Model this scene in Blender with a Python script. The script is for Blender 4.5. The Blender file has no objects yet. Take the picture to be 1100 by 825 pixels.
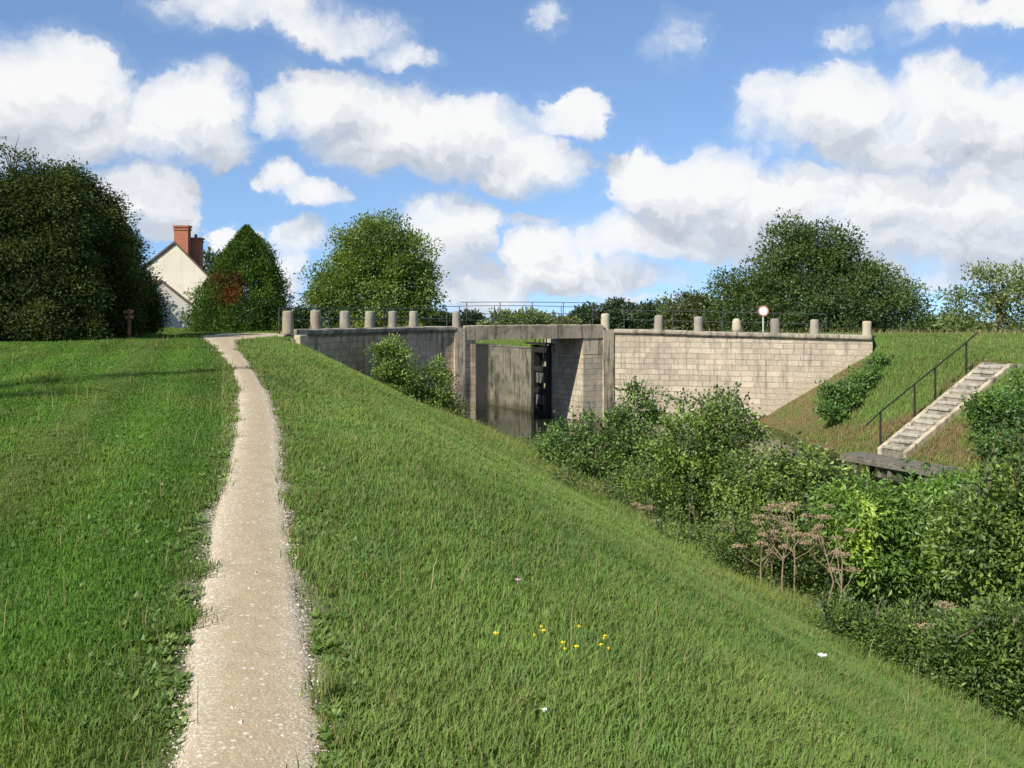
import bpy, math, random
import numpy as np
from mathutils import Vector, Matrix

S = bpy.context.scene
COL = S.collection
R = math.radians

# ------------------------------------------------------------------ camera, world, sun, exposure
EYE = 1.6
FPX = 1070.0                       # focal length in pixels of the 1100 px wide photograph
cam_d = bpy.data.cameras.new("camera")
cam = bpy.data.objects.new("camera", cam_d); COL.objects.link(cam)
cam.location = (0, 0, EYE); cam.rotation_euler = (R(90), 0, 0)
cam_d.sensor_width = 36.0; cam_d.lens = 36.0 * FPX / 1100.0
cam_d.shift_y = -(412.5 - 335.0) / 1100.0
cam_d.clip_start = 0.1; cam_d.clip_end = 20000
S.camera = cam

S.view_settings.view_transform = 'Standard'
S.view_settings.look = 'None'
S.view_settings.gamma = 1.0
S.view_settings.use_curve_mapping = False
S.view_settings.exposure = 0.55
S.render.engine = 'CYCLES'
try:
    S.cycles.use_denoising = True
    S.cycles.denoiser = 'OPENIMAGEDENOISE'
    S.cycles.max_bounces = 6; S.cycles.diffuse_bounces = 3; S.cycles.glossy_bounces = 2
    S.cycles.transmission_bounces = 3; S.cycles.transparent_max_bounces = 4
    S.cycles.sample_clamp_indirect = 4.0
except Exception:
    pass

SUN_EL = R(40)
LH = Vector((0.66, 0.75)).normalized()                     # horizontal travel of the sunlight
LDIR = Vector((LH.x * math.cos(SUN_EL), LH.y * math.cos(SUN_EL), -math.sin(SUN_EL)))
sun_d = bpy.data.lights.new("sun", 'SUN'); sun = bpy.data.objects.new("sun", sun_d); COL.objects.link(sun)
sun_d.energy = 4.6; sun_d.angle = R(0.53); sun_d.color = (1.0, 0.94, 0.84)
sun.rotation_euler = LDIR.to_track_quat('-Z', 'Y').to_euler()
sun.location = (-20, -25, 40)

wd = bpy.data.worlds.new("World"); S.world = wd; wd.use_nodes = True
SKY_STRENGTH = 0.10


class NT:
    """tiny helper for building node trees"""
    def __init__(self, tree):
        self.t = tree; self.n = tree.nodes; self.l = tree.links

    def node(self, typ, **kw):
        n = self.n.new(typ)
        for k, v in kw.items(): setattr(n, k, v)
        return n

    def put(self, sock, v):
        if isinstance(v, bpy.types.NodeSocket): self.l.new(v, sock)
        elif v is not None: sock.default_value = v

    def math(self, op, a, b=None, c=None, clamp=False):
        n = self.node('ShaderNodeMath', operation=op); n.use_clamp = clamp
        self.put(n.inputs[0], a); self.put(n.inputs[1], b); self.put(n.inputs[2], c)
        return n.outputs[0]

    def vmath(self, op, a, b=None, c=None, out=0):
        n = self.node('ShaderNodeVectorMath', operation=op)
        self.put(n.inputs[0], a); self.put(n.inputs[1], b)
        if c is not None: self.put(n.inputs[2], c)
        return n.outputs[out]

    def noise(self, vec, scale, detail=4, rough=0.5, dim='3D', out=0, distortion=0.0):
        n = self.node('ShaderNodeTexNoise', noise_dimensions=dim)
        if vec is not None: self.put(n.inputs['Vector'], vec)
        n.inputs['Scale'].default_value = scale; n.inputs['Detail'].default_value = detail
        n.inputs['Roughness'].default_value = rough; n.inputs['Distortion'].default_value = distortion
        return n.outputs[out]

    def ramp(self, fac, stops, interp='LINEAR'):
        n = self.node('ShaderNodeValToRGB'); cr = n.color_ramp; cr.interpolation = interp
        while len(cr.elements) < len(stops): cr.elements.new(0.5)
        for e, (p, c) in zip(cr.elements, stops):
            e.position = p; e.color = (c[0], c[1], c[2], 1) if not np.isscalar(c) else (c, c, c, 1)
        self.put(n.inputs[0], fac)
        return n.outputs[0]

    def mix(self, fac, a, b, blend='MIX'):
        n = self.node('ShaderNodeMix', data_type='RGBA', blend_type=blend)
        self.put(n.inputs[0], fac)
        for i, v in ((6, a), (7, b)):
            if isinstance(v, bpy.types.NodeSocket): self.l.new(v, n.inputs[i])
            else: n.inputs[i].default_value = (v[0], v[1], v[2], 1)
        return n.outputs[2]

    def rng(self, v, a, b, c=0.0, d=1.0, smooth=False):
        n = self.node('ShaderNodeMapRange'); n.clamp = True
        if smooth: n.interpolation_type = 'SMOOTHSTEP'
        self.put(n.inputs[0], v)
        for i, x in zip((1, 2, 3, 4), (a, b, c, d)): n.inputs[i].default_value = x
        return n.outputs[0]


def build_world():
    t = NT(wd.node_tree); t.n.clear()
    out = t.node('ShaderNodeOutputWorld'); bg = t.node('ShaderNodeBackground')
    t.l.new(bg.outputs[0], out.inputs[0])
    sky = t.node('ShaderNodeTexSky', sky_type='NISHITA')
    sky.sun_disc = False; sky.sun_elevation = SUN_EL
    sky.sun_rotation = math.atan2(-LH.x, -LH.y) % (2 * math.pi)
    sky.altitude = 100; sky.air_density = 1.0; sky.dust_density = 0.0; sky.ozone_density = 4.0
    tc = t.node('ShaderNodeTexCoord')
    d = tc.outputs['Generated']
    sep = t.node('ShaderNodeSeparateXYZ'); t.l.new(d, sep.inputs[0])
    # clear air right down to the horizon: the sky is read a little higher than the line of sight
    hi = t.node('ShaderNodeCombineXYZ')
    t.l.new(sep.outputs[0], hi.inputs[0]); t.l.new(sep.outputs[1], hi.inputs[1])
    t.l.new(t.math('MULTIPLY_ADD', t.math('MAXIMUM', sep.outputs[2], 0.0), 0.88, 0.14), hi.inputs[2])
    t.l.new(t.vmath('NORMALIZE', hi.outputs[0]), sky.inputs[0])
    az = t.math('ARCTAN2', sep.outputs[0], sep.outputs[1])
    el = t.math('ARCSINE', sep.outputs[2])
    comb = t.node('ShaderNodeCombineXYZ'); t.l.new(az, comb.inputs[0]); t.l.new(el, comb.inputs[1])
    P = comb.outputs[0]
    # ragged cauliflower edges: warp the sky coordinates with noise
    w1 = t.noise(P, 12.0, 8, 0.62, out=1)
    w1 = t.vmath('SUBTRACT', w1, (0.5, 0.5, 0.5))
    Pw = t.vmath('MULTIPLY_ADD', w1, (0.095, 0.070, 0.0), P)
    # cumulus masses: (x, y, rx, ry, strength) given as bearings on the sky, measured off the photograph
    CL = [
        (70, 95, 72, 55, 1), (18, 108, 75, 58, 1), (112, 138, 95, 36, 1), (205, 122, 58, 46, 1), (175, 135, 60, 42, .9), (235, 145, 40, 28, .8),
        (285, 12, 100, 26, .62), (365, 30, 75, 24, .6), (428, 58, 42, 14, .5),
        (350, 108, 62, 40, 1), (292, 115, 22, 26, .8), (425, 140, 85, 46, 1), (490, 150, 80, 46, 1), (555, 175, 68, 36, 1), (470, 120, 30, 22, .9), (520, 128, 32, 22, .9),
        (308, 194, 30, 18, .85), (340, 212, 32, 15, .75),
        (152, 212, 54, 36, .95), (185, 238, 34, 15, .7), (125, 200, 28, 22, .8),
        (482, 245, 54, 37, 1), (455, 235, 30, 24, .8),
        (322, 254, 42, 15, .62), (255, 255, 22, 17, .8), (312, 298, 26, 22, .75),
        (565, 272, 38, 26, .95), (585, 292, 55, 30, .95), (520, 310, 66, 22, .7), (575, 240, 46, 9, .55),
        (616, 122, 40, 26, .85), (728, 48, 26, 30, .5), (584, 22, 19, 17, .5), (916, 40, 22, 12, .42), (1010, 20, 70, 26, .5), (1075, 12, 50, 24, .55),
        (690, 198, 52, 40, 1), (745, 208, 78, 44, 1), (835, 222, 110, 42, 1), (940, 222, 120, 46, 1), (1050, 218, 110, 50, 1),
        (850, 125, 58, 46, .8), (920, 120, 76, 50, .9), (1000, 108, 80, 42, .9), (1085, 125, 76, 44, .9), (980, 152, 120, 34, .8), (1130, 190, 90, 70, 1),
        (680, 255, 68, 26, .95), (730, 262, 55, 18, .8), (690, 298, 56, 18, .65), (660, 290, 40, 20, .6),
        (890, 272, 70, 20, .6), (1010, 258, 100, 30, .8), (1000, 300, 70, 16, .6), (1110, 290, 70, 26, .7), (620, 312, 60, 9, .5), (530, 330, 50, 8, .5), (1060, 250, 90, 36, .85), (960, 262, 80, 26, .75), (590, 262, 34, 18, .8), (620, 300, 40, 14, .7), (840, 262, 70, 20, .7), (1090, 300, 60, 20, .7), (950, 292, 60, 14, .6), (500, 285, 40, 14, .65), (300, 280, 30, 16, .75), (700, 325, 60, 8, .5), (310, 325, 50, 9, .5),
    ]
    blobs = []
    for x, y, rx, ry, s in CL:
        X, Z = (x - 550) / FPX, (335 - y) / FPX
        a = math.atan(X); e = math.atan(Z * math.cos(a))
        blobs.append((a, e, rx / FPX * 0.97, ry / FPX * 0.97, s))

    def field(vec):
        acc = None
        for a, e, rx, ry, s in blobs:
            v = t.vmath('MULTIPLY_ADD', vec, (1 / rx, 1 / ry, 0), (-a / rx, -e / ry, 0))
            dd = t.vmath('DOT_PRODUCT', v, v, out=1)
            f = t.math('MULTIPLY_ADD', dd, -0.62 * s, s)
            acc = f if acc is None else t.math('SMOOTH_MAX', acc, f, 0.16)
        return acc
    f0 = field(Pw)
    f1 = field(t.vmath('ADD', Pw, (-0.016, 0.040, 0)))
    nlo = t.noise(P, 9, 3, 0.5)
    n0 = t.noise(Pw, 15, 9, 0.60); n1 = t.noise(t.vmath('ADD', Pw, (-0.006, 0.013, 0)), 15, 9, 0.60)
    # clouds elsewhere round the sky, outside the photographed part
    far = t.math('MAXIMUM', t.rng(t.math('ABSOLUTE', az), 0.58, 0.75), t.rng(el, 0.36, 0.48))
    gen = t.math('MULTIPLY', t.rng(t.noise(t.vmath('MULTIPLY', d, (1, 1, 2.2)), 2.6, 8, 0.55), 0.50, 0.64), far)
    gen = t.math('MULTIPLY', gen, t.rng(el, 0.0, 0.05))
    dens = t.math('ADD', f0, t.math('MULTIPLY_ADD', n0, 1.7, -0.85))
    # some edges are crisp, others fray out
    soft = t.rng(nlo, 0.40, 0.58)
    crisp = t.rng(dens, 0.12, 0.45, smooth=True)
    loose = t.rng(dens, -0.05, 0.90, smooth=True)
    cov = t.math('ADD', t.math('MULTIPLY', crisp, t.math('SUBTRACT', 1.0, soft)), t.math('MULTIPLY', loose, soft))
    wisp = t.rng(dens, -0.12, 0.6, 0.0, 0.22)
    cov = t.math('MAXIMUM', t.math('MAXIMUM', cov, wisp), t.math('MULTIPLY', gen, 0.9))
    cov = t.math('MULTIPLY', cov, 0.97)
    # sunlit tops, greyer flat bottoms
    g = t.math('SUBTRACT', f0, f1)
    gn = t.math('SUBTRACT', n0, n1)
    lit = t.math('ADD', t.math('MULTIPLY_ADD', g, 0.80, 0.60), t.math('MULTIPLY', gn, 1.9))
    lit = t.math('ADD', lit, t.rng(dens, 0.2, 0.9, 0.16, 0.0))
    lit = t.math('ADD', lit, t.math('MULTIPLY_ADD', nlo, 0.5, -0.25))
    ccol = t.ramp(lit, [(0.0, (0.46, 0.51, 0.60)), (0.36, (0.63, 0.67, 0.74)), (0.70, (0.84, 0.86, 0.90)), (1.0, (1.0, 1.0, 0.995))], 'EASE')
    ccol = t.vmath('SCALE', ccol); t.n[-1].inputs['Scale'].default_value = CLOUD_GAIN
    tint = t.mix(1.0, sky.outputs[0], SKY_TINT, 'MULTIPLY')
    mixed = t.mix(cov, tint, ccol)
    t.l.new(mixed, bg.inputs[0]); bg.inputs[1].default_value = SKY_STRENGTH


CLOUD_GAIN = 6.6
SKY_TINT = (1.12, 1.14, 1.16)
build_world()
wd.cycles.sampling_method = 'MANUAL'; wd.cycles.sample_map_resolution = 512

# ------------------------------------------------------------------ helpers
def W(x, y, d):
    """a place in the world that stands d metres off along +Y at the photograph's bearing"""
    return Vector(((x - 550) / FPX * d, d, EYE - (y - 335) / FPX * d))


def tag(o, label=None, cat=None, group=None, kind=None):
    if label: o['label'] = label
    if cat: o['category'] = cat
    if group: o['group'] = group
    if kind: o['kind'] = kind
    return o


def empty(name, loc, label, cat, group=None, rz=0.0):
    o = bpy.data.objects.new(name, None); COL.objects.link(o)
    o.location = loc; o.rotation_euler = (0, 0, rz); o.empty_display_size = 0.3
    return tag(o, label, cat, group)


def arr_mesh(name, verts, loops, totals, mat, parent=None, color=None, smooth=False, uv=None, world=True):
    """mesh object from flat numpy arrays"""
    me = bpy.data.meshes.new(name)
    verts = np.asarray(verts, dtype=np.float32); loops = np.asarray(loops, dtype=np.int32).ravel()
    totals = np.asarray(totals, dtype=np.int32)
    me.vertices.add(len(verts)); me.vertices.foreach_set('co', verts.ravel())
    me.loops.add(len(loops)); me.loops.foreach_set('vertex_index', loops)
    starts = np.concatenate(([0], np.cumsum(totals)[:-1])).astype(np.int32)
    me.polygons.add(len(totals)); me.polygons.foreach_set('loop_start', starts)
    try: me.polygons.foreach_set('loop_total', totals)
    except Exception: pass
    me.polygons.foreach_set('use_smooth', np.full(len(totals), bool(smooth)))
    me.update(calc_edges=True)
    if color is not None:
        at = me.attributes.new('col', 'FLOAT_COLOR', 'POINT')
        c = np.ones((len(verts), 4), dtype=np.float32); c[:, :color.shape[1]] = color
        at.data.foreach_set('color', c.ravel())
    if uv is not None:
        l = me.uv_layers.new(name='UVMap'); l.data.foreach_set('uv', np.asarray(uv, dtype=np.float32).ravel())
    if mat: me.materials.append(mat)
    o = bpy.data.objects.new(name, me); COL.objects.link(o)
    if parent is not None:
        o.parent = parent
        if world:
            o.matrix_parent_inverse = parent_inv(parent)
    return o


def world_of(p):
    m = Matrix.LocRotScale(p.location, p.rotation_euler, p.scale)
    if p.parent is not None: m = world_of(p.parent) @ p.matrix_parent_inverse @ m
    return m


def parent_inv(p):
    return world_of(p).inverted()


class MB:
    """collects boxes, tubes and prisms into ONE mesh"""
    def __init__(self):
        self.v = []; self.f = []; self.uv = []

    def add(self, vs, fs, uvs=None):
        b = len(self.v); self.v += [tuple(x) for x in vs]; self.f += [[i + b for i in f] for f in fs]
        if uvs is None: uvs = [[(0, 0)] * len(f) for f in fs]
        self.uv += uvs
        return self

    def box(self, o, ex, ey, ez):
        """oriented box: corner o and three edge vectors"""
        o = Vector(o); ex, ey, ez = Vector(ex), Vector(ey), Vector(ez)
        vs = [o, o + ex, o + ex + ey, o + ey, o + ez, o + ex + ez, o + ex + ey + ez, o + ey + ez]
        fs = [[0, 3, 2, 1], [4, 5, 6, 7], [0, 1, 5, 4], [1, 2, 6, 5], [2, 3, 7, 6], [3, 0, 4, 7]]
        if ex.cross(ey).dot(ez) < 0: fs = [f[::-1] for f in fs]
        return self.add(vs, fs)

    def cbox(self, c, sx, sy, sz, rz=0.0):
        """box standing with its base centre at c"""
        a = Vector((math.cos(rz), math.sin(rz), 0)); b = Vector((-math.sin(rz), math.cos(rz), 0))
        o = Vector(c) - a * sx / 2 - b * sy / 2
        return self.box(o, a * sx, b * sy, Vector((0, 0, sz)))

    def tube(self, pts, radii, n=8, cap=True):
        pts = [Vector(p) for p in pts]
        if np.isscalar(radii): radii = [radii] * len(pts)
        vs, fs = [], []
        prev = None
        for i, p in enumerate(pts):
            t = (pts[min(i + 1, len(pts) - 1)] - pts[max(i - 1, 0)])
            t = t.normalized() if t.length > 1e-9 else Vector((0, 0, 1))
            if prev is None:
                a = t.orthogonal().normalized()
            else:
                a = (prev - t * prev.dot(t)); a = a.normalized() if a.length > 1e-6 else t.orthogonal().normalized()
            prev = a; b = t.cross(a)
            for k in range(n):
                th = 2 * math.pi * k / n
                vs.append(p + (a * math.cos(th) + b * math.sin(th)) * radii[i])
        for i in range(len(pts) - 1):
            for k in range(n):
                k2 = (k + 1) % n
                fs.append([i * n + k, i * n + k2, (i + 1) * n + k2, (i + 1) * n + k])
        if cap:
            fs.append(list(range(n))[::-1]); fs.append([(len(pts) - 1) * n + k for k in range(n)])
        return self.add(vs, fs)

    def lathe(self, base, prof, n=16, jit=0.0, rng=None):
        """prof: (radius, z) pairs"""
        base = Vector(base); vs, fs = [], []
        for r, z in prof:
            for k in range(n):
                th = 2 * math.pi * k / n
                j = 1 + (rng.uniform(-jit, jit) if rng is not None else 0)
                vs.append(base + Vector((math.cos(th) * r * j, math.sin(th) * r * j, z + (rng.uniform(-jit, jit) * r if rng is not None else 0))))
        for i in range(len(prof) - 1):
            for k in range(n):
                k2 = (k + 1) % n
                fs.append([i * n + k, i * n + k2, (i + 1) * n + k2, (i + 1) * n + k])
        fs.append(list(range(n))[::-1]); fs.append([(len(prof) - 1) * n + k for k in range(n)])
        return self.add(vs, fs)

    def prism(self, poly, depth):
        """poly: 3-D points of a planar outline, extruded by the vector depth"""
        p = [Vector(a) for a in poly]; dv = Vector(depth); n = len(p)
        nrm = Vector((0, 0, 0))
        for i in range(n): nrm += p[i].cross(p[(i + 1) % n])
        if nrm.dot(dv) > 0: p = p[::-1]
        vs = p + [a + dv for a in p]
        fs = [list(range(n)), [n + i for i in range(n)][::-1]]
        for i in range(n):
            j = (i + 1) % n; fs.append([j, i, n + i, n + j])
        return self.add(vs, fs)

    def build(self, name, mat, parent=None, smooth=False, bevel=0.0, segs=1):
        v = np.array(self.v, dtype=np.float32)
        loops = [i for f in self.f for i in f]; totals = [len(f) for f in self.f]
        uv = [c for u in self.uv for c in u]
        o = arr_mesh(name, v, loops, totals, mat, parent, smooth=smooth, uv=uv)
        if bevel:
            m = o.modifiers.new('edge_wear', 'BEVEL'); m.width = bevel; m.segments = segs; m.limit_method = 'ANGLE'
        return o


def softplus(x, k):
    x = np.asarray(x, dtype=float)
    return k * np.logaddexp(0, x / k)


def sstep(a, b, x):
    t = np.clip((np.asarray(x, dtype=float) - a) / (b - a), 0, 1)
    return t * t * (3 - 2 * t)


def hash2(ix, iy, seed=0):
    h = (ix.astype(np.int64) * 374761393 + iy.astype(np.int64) * 668265263 + seed * 974711) & 0xffffffff
    h = ((h ^ (h >> 13)) * 1274126177) & 0xffffffff
    h = h ^ (h >> 16)
    return (h & 0xffffff) / float(0xffffff)


def vnoise(x, y, seed=0):
    x = np.asarray(x, dtype=float); y = np.asarray(y, dtype=float)
    ix, iy = np.floor(x), np.floor(y); fx, fy = x - ix, y - iy
    ix, iy = ix.astype(np.int64), iy.astype(np.int64)
    fx = fx * fx * (3 - 2 * fx); fy = fy * fy * (3 - 2 * fy)
    a, b = hash2(ix, iy, seed), hash2(ix + 1, iy, seed)
    c, d = hash2(ix, iy + 1, seed), hash2(ix + 1, iy + 1, seed)
    return (a * (1 - fx) + b * fx) * (1 - fy) + (c * (1 - fx) + d * fx) * fy


def fbm(x, y, seed=0, oct=4):
    s, a, t = 0, 0.5, 0
    for i in range(oct):
        s = s + a * vnoise(np.asarray(x) * 2 ** i, np.asarray(y) * 2 ** i, seed + i * 17); t += a; a *= 0.5
    return s / t


# ------------------------------------------------------------------ materials
def new_mat(name):
    m = bpy.data.materials.new(name); m.use_nodes = True
    t = NT(m.node_tree); t.n.clear()
    out = t.node('ShaderNodeOutputMaterial'); b = t.node('ShaderNodeBsdfPrincipled')
    t.l.new(b.outputs[0], out.inputs[0])
    b.inputs['Roughness'].default_value = 0.85
    b.inputs['Specular IOR Level'].default_value = 0.25
    return m, t, b, out


def bump(t, b, h, strength=0.5, dist=0.02):
    n = t.node('ShaderNodeBump'); n.inputs['Strength'].default_value = strength; n.inputs['Distance'].default_value = dist
    t.l.new(h, n.inputs['Height']); t.l.new(n.outputs[0], b.inputs['Normal'])


def obj_pos(t):
    g = t.node('ShaderNodeNewGeometry'); return g.outputs['Position']


def leaf_mat(name, trans=0.35, gloss=0.06, rough=0.4, soft=0.0):
    """thin leaf: diffuse + light coming through + a weak sheen; soft bends the shading normal towards the
    sky, as the many small blades of a turf average out"""
    m = bpy.data.materials.new(name); m.use_nodes = True
    t = NT(m.node_tree); t.n.clear()
    out = t.node('ShaderNodeOutputMaterial')
    at = t.node('ShaderNodeAttribute', attribute_name='col')
    df = t.node('ShaderNodeBsdfDiffuse'); tr = t.node('ShaderNodeBsdfTranslucent'); gl = t.node('ShaderNodeBsdfGlossy')
    t.l.new(at.outputs[0], df.inputs[0])
    trc = t.mix(1.0, at.outputs[0], (1.5, 1.35, 0.5), 'MULTIPLY')
    t.l.new(trc, tr.inputs[0])
    if soft:
        g = t.node('ShaderNodeNewGeometry')
        n = t.vmath('NORMALIZE', t.vmath('MULTIPLY_ADD', g.outputs['Normal'], (1 - soft,) * 3, (0, 0, soft)))
        t.l.new(n, df.inputs['Normal'])
    gl.inputs['Roughness'].default_value = rough
    mx = t.node('ShaderNodeMixShader'); mx.inputs[0].default_value = trans
    t.l.new(df.outputs[0], mx.inputs[1]); t.l.new(tr.outputs[0], mx.inputs[2])
    m2 = t.node('ShaderNodeMixShader'); m2.inputs[0].default_value = gloss
    t.l.new(mx.outputs[0], m2.inputs[1]); t.l.new(gl.outputs[0], m2.inputs[2])
    t.l.new(m2.outputs[0], out.inputs[0])
    return m


M = {}
M['grass'] = leaf_mat('grass_blade', 0.30, 0.015, 0.7, 0.62)
M['leaf'] = leaf_mat('leaf', 0.36, 0.05, 0.55)
M['needle'] = leaf_mat('needle', 0.18, 0.01, 0.7)
M['dry'] = leaf_mat('dry_stalk', 0.15, 0.0, 0.6)


def simple_mat(name, c1, c2, scale, rough=0.85, bumps=0.3, dist=0.01, detail=6, metallic=0.0, stretch=None):
    m, t, b, out = new_mat(name)
    P = obj_pos(t)
    if stretch: P = t.vmath('MULTIPLY', P, stretch)
    n = t.noise(P, scale, detail, 0.6)
    n = t.rng(n, 0.3, 0.7)
    t.l.new(t.mix(n, c1, c2), b.inputs['Base Color'])
    b.inputs['Roughness'].default_value = rough; b.inputs['Metallic'].default_value = metallic
    if bumps: bump(t, b, t.noise(P, scale * 3, 5, 0.6), bumps, dist)
    return m


M['bark'] = simple_mat('bark', (0.05, 0.038, 0.026), (0.12, 0.095, 0.065), 9, bumps=0.8, dist=0.03, stretch=(1, 1, .25))
M['twig'] = simple_mat('twig', (0.09, 0.065, 0.04), (0.17, 0.13, 0.09), 14)
M['iron'] = simple_mat('iron', (0.012, 0.013, 0.015), (0.035, 0.03, 0.027), 20, rough=0.55, bumps=0.1)
M['rail_iron'] = simple_mat('rail_iron', (0.035, 0.042, 0.05), (0.07, 0.075, 0.08), 15, rough=0.55, bumps=0.1)
M['old_wood'] = simple_mat('old_wood', (0.09, 0.08, 0.062), (0.20, 0.18, 0.14), 6, bumps=0.6, stretch=(1, 1, 1))
M['dark_wood'] = simple_mat('dark_wood', (0.012, 0.011, 0.011), (0.035, 0.032, 0.03), 5, bumps=0.4)
M['grey_board'] = simple_mat('grey_board', (0.05, 0.048, 0.045), (0.16, 0.155, 0.145), 6, bumps=0.5, stretch=(1, 1, .15))
M['sign_wood'] = simple_mat('sign_wood', (0.11, 0.05, 0.03), (0.17, 0.08, 0.05), 8)
M['white_paint'] = simple_mat('white_paint', (0.62, 0.60, 0.58), (0.78, 0.76, 0.74), 12, rough=0.5, bumps=0)
M['red_paint'] = simple_mat('red_paint', (0.42, 0.14, 0.12), (0.52, 0.22, 0.19), 10, rough=0.5, bumps=0)
M['galv'] = simple_mat('galvanised', (0.42, 0.43, 0.44), (0.6, 0.6, 0.6), 14, rough=0.5, bumps=0)
M['gravel_stone'] = simple_mat('gravel_stone', (0.34, 0.285, 0.21), (0.62, 0.55, 0.44), 12, bumps=0.4)


def stone_wall_mat(name, base, dark, brick=True, stain=0.5, streak=0.5, moss=0.0, rubble=False, damp_shade=False, mstr=0.55):
    """coursed limestone: UV is in metres along the wall and up it"""
    m, t, b, out = new_mat(name)
    P = obj_pos(t)
    uvn = t.node('ShaderNodeUVMap', uv_map='UVMap'); uv = uvn.outputs[0]
    big = t.noise(P, 0.55, 5, 0.6); med = t.noise(P, 2.2, 6, 0.65); fine = t.noise(P, 18, 6, 0.65)
    if brick:
        uvw = t.vmath('MULTIPLY_ADD', t.vmath('SUBTRACT', t.noise(P, 1.4, 3, 0.5, out=1), (.5, .5, .5)), (0.16, 0.09, 0), uv)
        br = t.node('ShaderNodeTexBrick'); t.l.new(uvw, br.inputs['Vector'])
        br.inputs['Scale'].default_value = 1.0; br.inputs['Brick Width'].default_value = 0.56; br.inputs['Row Height'].default_value = 0.245
        br.inputs['Mortar Size'].default_value = 0.016; br.inputs['Mortar Smooth'].default_value = 0.25; br.inputs['Bias'].default_value = 0.0
        br.offset = 0.43; br.squash = 0.8; br.squash_frequency = 3
        br.inputs['Color1'].default_value = (0, 0, 0, 1); br.inputs['Color2'].default_value = (1, 1, 1, 1); br.inputs['Mortar'].default_value = (0.5, 0.5, 0.5, 1)
        sepb = t.node('ShaderNodeSeparateColor'); t.l.new(br.outputs['Color'], sepb.inputs[0])
        bv = t.math('MULTIPLY_ADD', sepb.outputs[0], 0.42, t.math('MULTIPLY', med, 0.75))
        mort = t.math('MULTIPLY', br.outputs['Fac'], t.rng(t.noise(P, 1.1, 4, 0.6), 0.38, 0.58, 0.25, 1.0))
    else:
        bv = t.math('MULTIPLY_ADD', fine, 0.35, t.math('MULTIPLY', med, 0.7)); mort = None
    hi = tuple(min(1, c * 1.28) for c in base); lo = tuple(c * 0.72 for c in base)
    col = t.mix(t.rng(bv, 0.25, 0.85), lo, hi)
    col = t.mix(t.rng(fine, 0.40, 0.72, 0.0, 0.42), col, tuple(c * 0.5 for c in base))
    # pits and spalled spots
    pt = t.noise(P, 7.0, 5, 0.75)
    col = t.mix(t.rng(pt, 0.62, 0.70, 0.0, 0.55), col, tuple(c * 0.40 for c in base))
    col = t.mix(t.rng(pt, 0.40, 0.30, 0.0, 0.40), col, tuple(min(.8, c * 1.45) for c in base))
    if mort is not None: col = t.mix(t.math('MULTIPLY', mort, mstr), col, tuple(c * 0.38 for c in base))
    # grey weathering patches
    gp = t.rng(t.math('MULTIPLY_ADD', med, 0.55, t.math('MULTIPLY', big, 0.6)), 0.53, 0.70, 0.0, stain)
    col = t.mix(gp, col, dark)
    # run-off streaks from the top
    st = t.noise(t.vmath('MULTIPLY', P, (2.6, 2.6, 0.26)), 1.9, 8, 0.70)
    sp = t.rng(st, 0.51, 0.64, 0.0, streak)
    col = t.mix(sp, col, tuple(c * 0.45 for c in dark))
    if moss:
        mz = t.noise(P, 1.7, 6, 0.7)
        col = t.mix(t.rng(mz, 0.5, 0.68, 0.0, moss), col, (0.07, 0.085, 0.03))
    if rubble:
        # a band where the dressed face has come away and rough stones show
        vo = t.node('ShaderNodeTexVoronoi', feature='DISTANCE_TO_EDGE'); t.l.new(P, vo.inputs['Vector']); vo.inputs['Scale'].default_value = 7.5
        sx = t.node('ShaderNodeSeparateXYZ'); t.l.new(P, sx.inputs[0])
        zl = t.math('MULTIPLY_ADD', sx.outputs[0], 0.62, -9.0)
        rb = t.math('ADD', t.math('SUBTRACT', zl, sx.outputs[2]), t.math('MULTIPLY_ADD', med, 1.6, -0.8))
        rb = t.math('MULTIPLY', t.rng(rb, 0.0, 0.25), t.rng(sx.outputs[0], 10.6, 11.0))
        rc = t.mix(t.rng(vo.outputs['Distance'], 0.0, 0.10), tuple(c * 0.55 for c in base), tuple(c * 0.92 for c in base))
        rc = t.mix(t.rng(fine, 0.3, 0.7, 0, .5), rc, tuple(c * 0.6 for c in base))
        col = t.mix(rb, col, rc)
    if damp_shade:
        # dark algae band along the water line; near-black far end is painted-in shadow
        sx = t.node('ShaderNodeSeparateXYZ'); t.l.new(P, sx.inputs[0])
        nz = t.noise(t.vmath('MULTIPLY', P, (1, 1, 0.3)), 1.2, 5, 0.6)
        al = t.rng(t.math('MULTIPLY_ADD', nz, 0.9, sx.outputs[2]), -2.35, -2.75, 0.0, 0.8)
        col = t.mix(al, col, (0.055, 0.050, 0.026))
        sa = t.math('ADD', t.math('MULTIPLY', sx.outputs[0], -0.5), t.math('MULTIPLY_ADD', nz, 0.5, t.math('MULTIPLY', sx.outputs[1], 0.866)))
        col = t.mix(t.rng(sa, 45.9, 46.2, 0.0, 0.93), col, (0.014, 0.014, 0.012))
    t.l.new(col, b.inputs['Base Color'])
    h = t.math('MULTIPLY_ADD', fine, 0.35, t.math('MULTIPLY', med, 0.5))
    if mort is not None: h = t.math('SUBTRACT', h, t.math('MULTIPLY', br.outputs['Fac'], 0.9))
    bump(t, b, h, 0.9, 0.04)
    b.inputs['Roughness'].default_value = 0.92
    return m


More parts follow.
